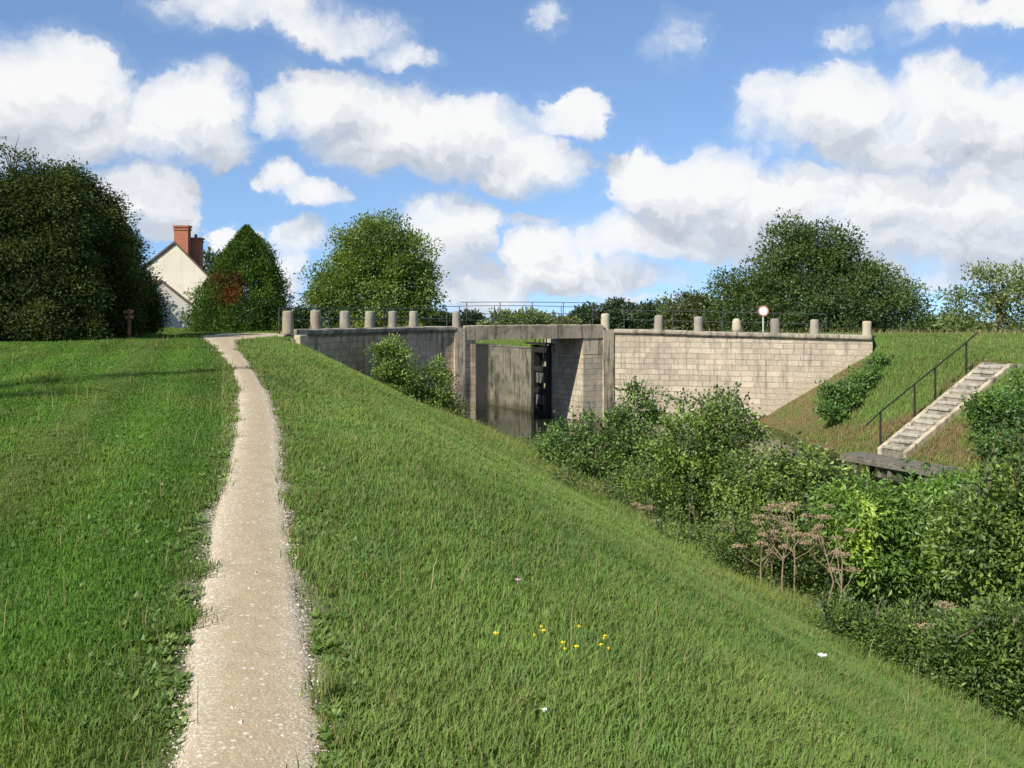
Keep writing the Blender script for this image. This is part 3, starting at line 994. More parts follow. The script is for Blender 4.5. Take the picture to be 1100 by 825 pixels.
fr = [SC(SF + 0.2, CL_ - 0.6 + (CR_ + 0.95 - CL_ + 0.6) * i / 8, 1.02 + 0.02 * math.sin(math.pi * i / 8)) for i in range(9)]
railing('bridge_railing', fr, 1.0, (0.985, 0.48), (0.04, 0.27, 0.50, 0.73, 0.955), 'thin iron railing on the near edge of the beam, taller against the sky')
rr_pts = [SC(SF + 2.38, CL_ - 0.6 + (CR_ + 1.4 - CL_ + 0.6) * i / 8, 0.84 + 0.06 * math.sin(math.pi * i / 8)) for i in range(9)]
railing('bridge_railing', rr_pts, 1.0, (0.985, 0.35), (0.14, 0.38, 0.6, 0.86), 'thin iron railing along the far edge of the bridge deck')


def off_curve(curve, t, off, flip, z):
    c = curve(t); tg_ = (curve(t + 1e-3) - curve(t - 1e-3)).normalized(); n = Vector((-tg_.y, tg_.x, 0)) * flip
    return Vector((c.x + n.x * off, c.y + n.y * off, z))


lp = [off_curve(left_curve, 0.985 - 0.985 * i / 8, 0.62, -1, 0.9) for i in range(9)]
railing('bridge_railing', lp, 0.83, (0.82, 0.42), (0.0, 0.33, 0.67, 1.0), 'iron rail running behind the bollards of the curved wall', rp=0.022, rr_=0.02)
rp_ = [off_curve(right_curve, 0.0 + 0.82 * i / 8, 3.6, 1, 0.72 - 0.2 * i / 8) for i in range(9)]
railing('bridge_railing', rp_, 0.98, (0.97, 0.5), (0.0, 0.25, 0.5, 0.75, 1.0), 'iron rail across the road behind the straight wall bollards', rp=0.02, rr_=0.016)

# ------------------------------------------------------------------ lock chamber, gate
chamber = empty('lock_chamber', SC(45, CR_, 0), 'mossy stone side wall of the lock chamber seen under the beam', 'lock wall')


def chamber_wall(s0, s1, c0, c1, face_c, name, seed):
    """chamber wall with a slightly uneven face"""
    rr = random.Random(seed); nS, nZ = 40, 10
    mb = MB()
    sgn = 1 if face_c == c0 else -1
    vs, fs = [], []
    for i in range(nS + 1):
        for j in range(nZ + 1):
            s = s0 + (s1 - s0) * i / nS; z = -6 + 5.82 * j / nZ
            vs.append(SC(s, face_c + rr.uniform(-.015, .015) * sgn, z))
    for i in range(nS):
        for j in range(nZ):
            a = i * (nZ + 1) + j
            q = [a, a + nZ + 1, a + nZ + 2, a + 1]
            fs.append(q[::-1] if sgn > 0 else q)
    mb.add(vs, fs)
    inner = face_c + 0.02 * sgn
    oc = c1 if face_c == c0 else c0
    uvbox(mb, s0, s1, min(inner, oc), max(inner, oc), -6, -0.185)
    uvbox(mb, s0 - 0.01, s1, min(inner - .05 * sgn, oc), max(inner - .05 * sgn, oc), -0.18, -0.12)
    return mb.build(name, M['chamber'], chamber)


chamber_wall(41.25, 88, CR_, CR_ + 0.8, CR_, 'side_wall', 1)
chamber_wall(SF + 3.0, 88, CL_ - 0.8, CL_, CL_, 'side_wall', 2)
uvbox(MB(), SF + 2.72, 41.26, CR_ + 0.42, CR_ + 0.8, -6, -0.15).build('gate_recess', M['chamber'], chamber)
# iron ladder-like fender marks and mooring ring on the wall
gate = empty('lock_gate', SC(40.0, CR_ + 0.2, -3.6), 'open wooden lock gate with dark frame standing in its wall recess', 'lock gate')
g0, g1 = SF + 2.66, 41.3
GC = CR_ - 0.14
for s in (g0, g1 - 0.26):
    uvbox(MB(), s, s + 0.26, GC, GC + 0.30, -5.0, 0.02).build('upright', M['dark_wood'], gate, bevel=0.02)
for z in (-0.10, -1.0, -2.05, -3.1):
    uvbox(MB(), g0 + 0.26, g1 - 0.26, GC + 0.02, GC + 0.28, z - 0.24, z).build('cross_beam', M['dark_wood'], gate, bevel=0.02)
for z0, z1 in ((-1.80, -1.25), (-2.85, -2.30), (-4.2, -3.35)):
    for k in range(4):
        s = g0 + 0.30 + k * 0.28
        uvbox(MB(), s, s + 0.20, GC + 0.10, GC + 0.18, z0, z1).build('plank', M['grey_board'], gate, bevel=0.01)
uvbox(MB(), g0 - 0.2, g1 + 0.4, GC - 0.10, GC + 0.45, 0.05, 0.13).build('walkway', M['dark_wood'], gate)
for s in (g0 + 0.1, g0 + 0.8, g1 + 0.2):
    MB().tube([SC(s, GC + 0.35, 0.1), SC(s, GC + 0.35, 0.95)], 0.035, 6).build('railing_post', M['iron'], gate)
MB().tube([SC(g0 + 0.45, GC - .02, -0.9), SC(g0 + 0.45, GC - .02, 0.75)], 0.03, 6).build('paddle_rod', M['iron'], gate)

# ------------------------------------------------------------------ road sign
def road_sign():
    d = 46.0; c = W(820, 334, d)
    gz = G(c.x, c.y)
    root = empty('road_sign', (c.x, c.y, gz), 'round white road sign with a faded red rim on a pale post behind the wall', 'road sign')
    MB().tube([(c.x, c.y + .03, gz - .1), (c.x, c.y + .03, c.z + .1)], 0.035, 8).build('post', M['galv'], root)
    def disc(r, y, th, name, mat, par):
        n = 28; vs = []
        for k in range(n): vs.append((c.x + r * math.cos(2 * math.pi * k / n), y, c.z + r * math.sin(2 * math.pi * k / n)))
        return MB().prism(vs, (0, th, 0)).build(name, mat, par)
    plate = disc(0.245, c.y - 0.02, 0.012, 'disc', M['red_paint'], root)
    disc(0.19, c.y - 0.024, 0.003, 'sign_face', M['white_paint'], plate)
    disc(0.245, c.y - 0.006, 0.006, 'back_plate', M['galv'], plate)


road_sign()

# ------------------------------------------------------------------ stone stairs, hand rail, landing stage
SD = Vector((0.902, 0.431, 0)); SX = Vector((0.431, -0.902, 0))     # up the stairs; towards the right of them
sb = Vector((12.0, 31.5, -2.86)); RUN, RISE, NST = 4.79, 2.67, 14


def stairs():
    root = empty('stone_stairs', sb, 'weathered pale stone stairs climbing the grassy bank', 'stairs')
    rr = random.Random(5); w = 0.42
    for k in range(NST):
        o = sb + SD * (RUN / NST * k) - SX * w + Vector((0, 0, RISE / NST * k))
        j = rr.uniform(-.015, .015); th = 0.10; rs = RISE / NST
        tr = MB()
        m_ = 2
        for q in range(m_):      # two stones to a step, a little out of line
            jj = Vector((0, 0, j + rr.uniform(-.008, .008))) + SD * rr.uniform(-.02, .015)
            tr.box(o + jj + SX * (2 * w * q / m_ + .006) - SD * 0.018 + Vector((0, 0, rs - th)), SX * (2 * w / m_ - .012), SD * (RUN / NST + 0.06), Vector((0, 0, th)))
        st = tr.build('step', M['stair'], root, bevel=0.018)
        MB().box(o + SX * .004 + Vector((0, 0, -0.25)), SX * (2 * w - .008), SD * (RUN / NST + .03), Vector((0, 0, 0.25 + rs - th - .003))).build('riser', M['riser'], st)
    top = sb + SD * RUN + Vector((0, 0, RISE))
    MB().box(top - SX * w + Vector((0, 0, -0.25)), SX * (2 * w), SD * 0.8, Vector((0, 0, 0.255))).build('landing', M['stair'], root, bevel=0.02)
    for sgn in (-1, 1):
        a = sb + SX * sgn * (w + 0.09) - SX * 0.09
        poly = [a + Vector((0, 0, -0.5)), a + Vector((0, 0, 0.09)), a + SD * RUN + Vector((0, 0, RISE + 0.07)), a + SD * (RUN + .6) + Vector((0, 0, RISE + 0.03)), a + SD * (RUN + .6) + Vector((0, 0, RISE - .6))]
        MB().prism(poly, SX * 0.17).build('side_wall', M['pier'], root, bevel=0.02)
    # hand rail beside the stairs, on the bridge side
    hr = empty('handrail', sb - SX * 0.95, 'black iron handrail with four posts beside the stone stairs', 'handrail')
    ln = -SX * 0.92
    def hp(f): return sb + ln + SD * (RUN * f) + Vector((0, 0, RISE * f))
    for f in (0.10, 0.42, 0.62, 0.93):
        p = hp(f); g = G(p.x, p.y)
        MB().tube([(p.x, p.y, min(g, p.z) - 0.2), (p.x, p.y, p.z + 0.93)], 0.036, 8).build('post', M['iron'], hr)
    MB().tube([hp(-0.03) + Vector((0, 0, 0.86)), hp(0.10) + Vector((0, 0, 0.93)), hp(0.93) + Vector((0, 0, 0.93)), hp(1.04) + Vector((0, 0, 0.95))], 0.028, 8).build('rail', M['iron'], hr)


stairs()


def landing_stage():
    A = W(903, 491, 31.0); B = W(1032, 513, 27.0); A.z = B.z = -2.86
    ax = (B - A); L = ax.length; ax.normalize(); ay = Vector((-ax.y, ax.x, 0))
    if ay.x < 0: ay = -ay
    root = empty('landing_stage', (A + B) / 2, 'low grey wooden landing stage at the foot of the stone stairs', 'landing stage')
    n = 24; rr = random.Random(4); mb = MB()
    for k in range(n):
        o = A + ax * (L * k / n) + Vector((0, 0, rr.uniform(-.006, .006))) - ay * rr.uniform(0, .03)
        mb.box(o, ax * (L / n - 0.015), ay * 0.95, Vector((0, 0, 0.05)))
    mb.build('deck', M['old_wood'], root)
    MB().box(A - ay * 0.05 + Vector((0, 0, -0.15)), ax * L, ay * 0.07, Vector((0, 0, 0.145))).build('edge_beam', M['old_wood'], root, bevel=0.01)
    MB().box(A + ay * 0.85 + Vector((0, 0, -0.15)), ax * L, ay * 0.07, Vector((0, 0, 0.145))).build('edge_beam', M['old_wood'], root, bevel=0.01)
    for f in (0.12, 0.42, 0.72, 0.95):
        for o in (0.12, 0.78):
            p = A + ax * L * f + ay * o
            MB().tube([(p.x, p.y, -4.6), (p.x, p.y, -2.94)], 0.08, 8).build('pile', M['old_wood'], root)


landing_stage()

# ------------------------------------------------------------------ house
def house():
    d = 65.0
    g = 0.05
    ap = W(188, 262, d); re = W(232, 306, d); le = W(136, 303, d)
    dep = Vector((-3.02, 9.0, 0)); zb = -0.3
    root = empty('house', ((re.x + le.x) / 2, d, g), 'cream rendered gable house with two red brick chimneys behind the trees', 'house')
    poly = [(le.x, d, zb), (re.x, d, zb), (re.x, d, re.z), (ap.x, d, ap.z), (le.x, d, le.z)]
    MB().prism(poly, dep).build('wall', M['render_wall'], root)
    up = Vector((0, 0, 0.03)); th = Vector((0, 0, 0.16)); ov = Vector((0, -0.12, 0))
    roof = None
    mb = MB()
    for a, b_ in ((ap, re), (ap, le)):
        e = (b_ - a); b2 = b_ + e * 0.07
        q = [a + up + ov, b2 + up + ov, b2 + up + th + ov, a + up + th + ov]
        mb.prism(q, dep + Vector((0, .3, 0)))
    roof = mb.build('roof', M['tile'], root)

    def chimney(x0, x1, ytop, ybot, y, depth, pots):
        a = W(x0, ytop, y); b_ = W(x1, ybot, y); w = b_.x - a.x
        cx = (a.x + b_.x) / 2
        mb = MB().cbox((cx, y, b_.z - 0.4), w, depth, a.z - b_.z + 0.4 - .12)
        mb.cbox((cx, y, a.z - 0.30), w + 0.10, depth + .1, 0.10).cbox((cx, y, a.z - 0.12), w + 0.14, depth + .14, 0.12)
        ch = mb.build('chimney', M['brick'], roof)
        for k in range(pots):
            MB().lathe((cx + (k - (pots - 1) / 2) * 0.32, y, a.z), [(0.1, 0), (0.085, 0.2), (0.1, 0.24)], 8).build('chimney_pot', M['sign_wood'], ch)
        return a, b_, cx
    a, b_, cx = chimney(188.5, 203.5, 242.5, 276, d + 0.35, 0.6, 0)
    chimney(204.2, 216.5, 255.5, 288, d + 1.2, 0.7, 1)
    mb = MB(); mb.tube([(cx + .35, d + .35, a.z - .1), (cx + .35, d + .35, a.z + .45)], 0.02, 5)
    mb.tube([(cx - .5, d + .35, a.z + .3), (cx + .75, d + .35, a.z + .38)], 0.015, 5)
    for k in range(6):
        mb.tube([(cx - .4 + k * .2, d + .2, a.z + .31 + .012 * k), (cx - .4 + k * .2, d + .5, a.z + .31 + .012 * k)], 0.01, 4)
    mb.build('aerial', M['galv'], root)
    # low annex in front
    d2 = 61.0
    ap2 = W(173, 303, d2); re2 = W(207, 330, d2); le2 = W(139, 330, d2)
    poly = [(le2.x, d2, zb), (re2.x, d2, zb), (re2.x, d2, re2.z), (ap2.x, d2, ap2.z), (le2.x, d2, le2.z)]
    an = MB().prism(poly, (-1.28, 3.9, 0)).build('annex', M['annex_wall'], root)
    mb = MB()
    for b_ in (re2, le2):
        e = (b_ - ap2); b2 = b_ + e * 0.06
        q = [ap2 + up + ov, b2 + up + ov, b2 + up + th * 1.2 + ov, ap2 + up + th * 1.2 + ov]
        mb.prism(q, (-1.3, 3.95, 0))
    mb.build('annex_roof', M['tile'], an)


house()


def signpost():
    x, y = ground_px(139, 361.5); y = 28.2; x = (139 - 550) / FPX * y
    g = G(x, y); top = EYE - (332 - 335) / FPX * y
    root = empty('wooden_signpost', (x, y, g), 'small brown wooden signpost with two boards in front of the dark conifers', 'signpost')
    MB().cbox((x, y, g - .1), 0.075, 0.075, top - g + .1).build('post', M['sign_wood'], root, bevel=0.01)
    MB().cbox((x, y - .075, top - 0.13), 0.29, 0.04, 0.09, R(8)).build('board', M['sign_wood'], root, bevel=0.008)
    MB().cbox((x + .02, y - .075, top - 0.27), 0.27, 0.04, 0.09, R(-5)).build('board', M['sign_wood'], root, bevel=0.008)


signpost()
#VEGETATION
# ------------------------------------------------------------------ vegetation
def leaves_mesh(name, C, D, size, aspect, col, mat, rng, parent=None, fold=0.25, side=None):
    """one four-cornered folded leaf per row: C base, D unit direction, size length"""
    n = len(C)
    if side is None:
        r = rng.normal(size=(n, 3)); side = np.cross(D, r)
    side /= (np.linalg.norm(side, axis=1, keepdims=True) + 1e-9)
    nrm = np.cross(D, side)
    L = size[:, None]; w = L * aspect
    base = C
    tip = C + D * L
    mid = C + D * L * 0.45
    a = mid + side * w * 0.5 + nrm * w * fold; b = mid - side * w * 0.5 + nrm * w * fold
    v = np.stack([base, a, tip, b], 1).reshape(-1, 3)
    return arr_mesh(name, v, np.arange(4 * n), np.full(n, 4), mat, parent, color=np.repeat(col, 4, axis=0))


def unit(v): return v / (np.linalg.norm(v, axis=1, keepdims=True) + 1e-9)


def pal(rng, n, c1, c2, spread=0.22, t=None):
    t = rng.random(n) if t is None else np.clip(t, 0, 1)
    c = np.array(c1)[None] * (1 - t[:, None]) + np.array(c2)[None] * t[:, None]
    return np.clip(c * (1 + rng.normal(0, spread, (n, 1))), 0.004, 0.8).astype(np.float32)


def px_lobes(lobes, d):
    out = []
    for l in lobes:
        x, y, rx, ry = l[:4]; dd = d + (l[4] if len(l) > 4 else 0)
        c = W(x, y, dd); k = dd / FPX
        out.append((c.x, c.y, c.z, rx * k, (l[5] if len(l) > 5 else max(rx, ry) * 0.8) * k, ry * k))
    return np.array(out)


def crown_clumps(lobes, n, rng, shell=0.45, cut=0.35, nscale=1.0, seed=0):
    """clump centres filling the outer part of the union of ellipsoids, with gaps"""
    vol = (lobes[:, 3] * lobes[:, 4] * lobes[:, 5]) ** (2 / 3)
    k = rng.choice(len(lobes), n * 3, p=vol / vol.sum())
    d = unit(rng.normal(size=(n * 3, 3)))
    r = (shell ** 3 + (1 - shell ** 3) * rng.random(n * 3)) ** (1 / 3)
    # lumpy outline
    lump = 0.70 + 0.56 * vnoise(d[:, 0] * 2.3 + k * 7.1, d[:, 2] * 2.3 + d[:, 1] * 1.9, seed + 5)
    P = lobes[k, :3] + d * lobes[k, 3:] * (r * lump)[:, None]
    # keep away from the deep inside of other lobes
    keep = np.ones(len(P), bool)
    for j in range(len(lobes)):
        q = (P - lobes[j, :3]) / lobes[j, 3:]
        keep &= ~((np.linalg.norm(q, axis=1) < shell * 0.85) & (k != j))
    m = np.mean(lobes[:, 3:]) * 0.38 / nscale
    nz = vnoise(P[:, 0] / m + P[:, 1] / m * .7, P[:, 2] / m - P[:, 1] / m * .5, seed + 31)
    keep &= (nz > cut) | (rng.random(len(P)) < 0.25)
    idx = np.nonzero(keep)[0][:n]
    return P[idx], d[idx], nz[idx]


def limb_mesh(base, lobes, clumps, rng, trunk_r, n_limbs, fork=0.35, lean=(0, 0)):
    mb = MB()
    cz = np.average(lobes[:, 2], weights=lobes[:, 3]); cx = np.average(lobes[:, 0], weights=lobes[:, 3]); cy = np.average(lobes[:, 1], weights=lobes[:, 3])
    b = Vector(base); top = Vector((cx + lean[0], cy + lean[1], cz + 0.3 * np.max(lobes[:, 5])))
    H = top.z - b.z
    tr = [b + Vector((0, 0, -0.3)), b + Vector((0, 0, H * .12)), b.lerp(top, 0.35) + Vector((rng.normal() * .05, 0, 0)) * H, b.lerp(top, 0.7), top]
    rad = [trunk_r * 1.35, trunk_r, trunk_r * .75, trunk_r * .45, trunk_r * .12]
    mb.tube(tr, rad, 10)
    sel = rng.choice(len(clumps), min(n_limbs, len(clumps)), replace=False)
    for i in sel:
        e = Vector(clumps[i]); f = fork + rng.random() * 0.5
        s = b.lerp(top, min(.95, f * max(.25, min(1.0, (e.z - b.z) / H + .15))))
        mdl = s.lerp(e, 0.5) + Vector((rng.normal() * .06, rng.normal() * .06, 0.10)) * (e - s).length
        r0 = trunk_r * (0.42 - 0.25 * f)
        mb.tube([s, s.lerp(mdl, .5) + Vector((0, 0, .02)), mdl, e], [r0, r0 * .7, r0 * .45, r0 * .12], 6, cap=False)
    return mb


def tree(name, label, cat, base, lobes, leaf, n_clumps, per, c1, c2, seed, trunk_r=0.2, clump_r=0.5, group=None, mat='leaf', aspect=0.6, n_limbs=40,
         shell=0.45, cut=0.35, up=0.3, droop=0.0, bark='bark', patch=None, dens=1.0, lscale=1.0, trunkname='trunk', crownname='crown', inner=0.0, extra=None):
    rng = np.random.default_rng(seed)
    root = empty(name, base, label, cat, group)
    n_clumps = int(n_clumps * .62 * dens); per = int(per * 2.5 * dens); clump_r *= 1.25; leaf *= .72 * lscale
    P, D, nz = crown_clumps(lobes, n_clumps, rng, shell, cut, seed=seed)
    n = len(P) * per
    off = unit(rng.normal(size=(n, 3))) * (rng.random((n, 1)) ** .55 * 1.75) * clump_r * np.array([1, 1, 0.7]) * np.repeat(rng.uniform(.6, 1.3, (len(P), 1)), per, 0)
    Pc = np.repeat(P, per, 0) + off
    Dd = unit(np.repeat(D, per, 0) * 0.3 + unit(off) * 0.75 + rng.normal(size=(n, 3)) * 0.6 + np.array([0, 0, up - droop]))
    tt = np.repeat(rng.random(len(P)) ** 1.3 * 0.75, per) + rng.random(n) ** 2 * 0.5
    col = pal(rng, n, c1, c2, 0.16, tt)
    if patch is not None:
        for (px_, pz, pr, pc, py_) in patch:
            w = np.exp(-(((Pc[:, 0] - px_) / pr) ** 2 + ((Pc[:, 2] - pz) / pr) ** 2)) * (Pc[:, 1] < py_)
            w = np.clip(w * 1.5 - rng.random(n) * 0.6, 0, 1)[:, None]
            col = (col * (1 - w) + np.array(pc) * w).astype(np.float32)
    size = leaf * (0.65 + 0.7 * rng.random(n))
    gz = ground_z(Pc[:, 0], Pc[:, 1])
    k = Pc[:, 2] > gz + 0.02
    leaves_mesh(crownname, Pc[k], Dd[k], size[k], aspect, col[k], M[mat], rng, root)
    limb_mesh(base, lobes, P, rng, trunk_r, n_limbs).build(trunkname, M[bark], root, smooth=True)
    return root


def at(x, d): 
    X = (x - 550) / FPX * d
    return Vector((X, d, G(X, d)))


# --- trees behind and beside the lock
def trees():
    d = 70
    L = px_lobes([(408, 258, 31, 28), (388, 280, 34, 32), (430, 278, 31, 32), (371, 305, 33, 30), (437, 308, 28, 32), (402, 318, 58, 36), (354, 320, 20, 24), (448, 325, 18, 22), (404, 345, 56, 20)], d)
    tree('broadleaf_tree', 'round bright green tree behind the curved wall, left of the beam', 'tree', at(402, d), L, 0.30, 620, 34, (0.060, 0.125, 0.016), (0.21, 0.28, 0.040), 1, .3, .52, 'trees beyond the lock', cut=.18, dens=1.5, lscale=.85)
    d = 62
    L = px_lobes([(846, 268, 34, 32), (884, 266, 38, 30), (866, 292, 52, 36), (915, 300, 40, 34), (940, 318, 42, 32), (966, 330, 26, 22), (818, 314, 42, 32), (870, 326, 95, 36), (784, 322, 24, 26), (860, 345, 100, 20)], d)
    tree('oak_tree', 'largest dark green oak standing behind the straight wall and round sign', 'tree', at(880, d), L, 0.29, 850, 36, (0.024, 0.058, 0.010), (0.115, 0.175, 0.027), 2, .42, .46, 'trees beyond the lock', cut=.36, n_limbs=70, dens=1.25, lscale=.85)
    d = 66
    L = px_lobes([(742, 335, 24, 22), (728, 345, 16, 14), (760, 342, 22, 20)], d)
    tree('olive_bush_tree', 'small olive green tree at the left foot of the dark oak', 'tree', at(745, d), L, 0.30, 190, 30, (0.06, 0.09, 0.022), (0.13, 0.16, 0.04), 3, .12, .4, 'trees beyond the lock', n_limbs=16)
    d = 58
    L = px_lobes([(1062, 308, 26, 24), (1045, 330, 28, 28), (1090, 322, 32, 32), (1065, 345, 45, 20), (1115, 315, 28, 30)], d)
    tree('ash_tree', 'pale feathery tree with sky showing through at the right above the stairs', 'tree', at(1072, d), L, 0.27, 250, 20, (0.10, 0.15, 0.04), (0.24, 0.29, 0.095), 4, .16, .40, 'trees beyond the lock', cut=.52, n_limbs=36)
    d = 75
    L = px_lobes([(985, 350, 26, 12), (1010, 354, 24, 9), (1030, 352, 20, 11)], d)
    tree('hawthorn_bush', 'low green bush between the oak and the pale feathery tree', 'bush', at(1005, d), L, 0.34, 130, 24, (0.06, 0.11, 0.025), (0.12, 0.18, 0.04), 5, .08, .4, 'trees beyond the lock', n_limbs=8)
    d = 82
    L = px_lobes([(228, 288, 10, 14), (224, 304, 14, 16), (236, 306, 12, 16), (228, 330, 16, 22)], d)
    tree('broadleaf_tree', 'narrow dark tree showing just behind the brick chimneys', 'tree', at(228, d), L, 0.4, 120, 26, (0.03, 0.06, 0.015), (0.07, 0.10, 0.02), 6, .14, .5, 'trees beyond the lock', n_limbs=14)
    # trees a little farther off, seen between the railing bars
    FT = [(550, 346, 34, 11, 120, 'low sunlit yellow-green bush seen under the railing, left of the dark grove', (.10, .15, .03), (.17, .21, .05)),
          (590, 348, 34, 7, 125, 'flat yellowish hedge seen through the railing above the beam', (.11, .14, .035), (.18, .20, .05)),
          (640, 340, 26, 12, 160, 'left clump of the dark far grove right of the beam', (.02, .045, .014), (.05, .08, .02)),
          (672, 338, 22, 13, 165, 'middle clump of the dark far grove right of the beam', (.02, .045, .014), (.05, .08, .02)),
          (704, 339, 22, 13, 160, 'right clump of the dark far grove right of the beam', (.022, .05, .014), (.055, .085, .02)),
          (470, 345, 14, 8, 180, 'tiny dark far trees between the curved wall bollards and the beam pier', (.02, .045, .016), (.05, .08, .025)),
          (506, 346, 9, 7, 190, 'tiny grey-green far tree left under the railing', (.03, .055, .025), (.06, .09, .035)),
          (322, 345, 18, 12, 110, 'dark hedge seen behind the first bollard of the curved wall', (.02, .045, .014), (.05, .08, .02))]
    for i, (x, y, rx, ry, d, lab, c1, c2) in enumerate(FT):
        L = px_lobes([(x, y, rx, ry), (x - rx * .45, y + ry * .3, rx * .55, ry * .75), (x + rx * .5, y + ry * .25, rx * .5, ry * .8), (x, y + ry + 5, rx * .95, ry)], d)
        tree('distant_tree', lab, 'tree', at(x, d), L, 0.0052 * d, 150, 22, c1, c2, 60 + i, .15, .004 * d, 'distant trees', n_limbs=6, cut=.2)


def shade_tree():  # unseen tree, put in to throw shade on the annex front
    d = 56.5
    L = px_lobes([(66, 250, 36, 26), (64, 285, 48, 34), (66, 330, 46, 30)], d)
    tree('broadleaf_tree', 'unseen broad tree added behind the dark conifers to shade the low annex', 'tree', at(66, d), L, .32, 300, 24, (.03, .06, .014), (.08, .12, .02), 8, .25, .5, 'trees beyond the lock', n_limbs=14)


def lawn_trees():
    for i, (tx, ty, H, r, lab) in enumerate(((-5.4, 15.3, 9.5, .62, 'slender columnar tree left of the lawn that throws the broad shadow band'), (-4.0, 18.6, 10.0, .30, 'thin sapling left of the lawn that throws the narrow shadow band'))):
        k = H / math.tan(SUN_EL); b = Vector((tx - LH.x * k, ty - LH.y * k, 0)); b.z = G(b.x, b.y)
        L = np.array([(b.x, b.y, b.z + H * f, r * w_, r * w_, H * .13) for f, w_ in ((.35, .8), (.5, 1.0), (.65, 1.0), (.8, .8), (.92, .5))])
        tree('poplar_tree', lab, 'tree', b, L, .10, 170, 16, (.04, .09, .02), (.10, .16, .03), 80 + i, .09, .16, 'trees left of the lawn', n_limbs=20, shell=.2, cut=.2)


trees()
shade_tree()
lawn_trees()


def far_wood():
    rng = np.random.default_rng(77)
    n = 60000
    a = rng.uniform(-1.1, 1.1, n); d = rng.uniform(300, 420, n)
    X = np.sin(a) * d; Y = np.cos(a) * d
    g = ground_z(X, Y)
    h = 3.0 + 4.5 * fbm(a * 60, d * 0.01, 9, 3) + 2.5 * (vnoise(a * 140, a * 0, 10) - .5)
    Z = g + h * rng.random(n) ** 0.6
    D = unit(rng.normal(size=(n, 3)) + np.array([0, -.4, .5]))
    col = pal(rng, n, (0.035, 0.065, 0.030), (0.075, 0.11, 0.045), 0.2)
    o = leaves_mesh('far_woodland', np.stack([X, Y, Z], 1), D, rng.uniform(.7, 1.5, n), .7, col, M['leaf'], rng)
    tag(o, 'line of far dark woodland along the horizon behind the lock', 'woodland', kind='stuff')


far_wood()


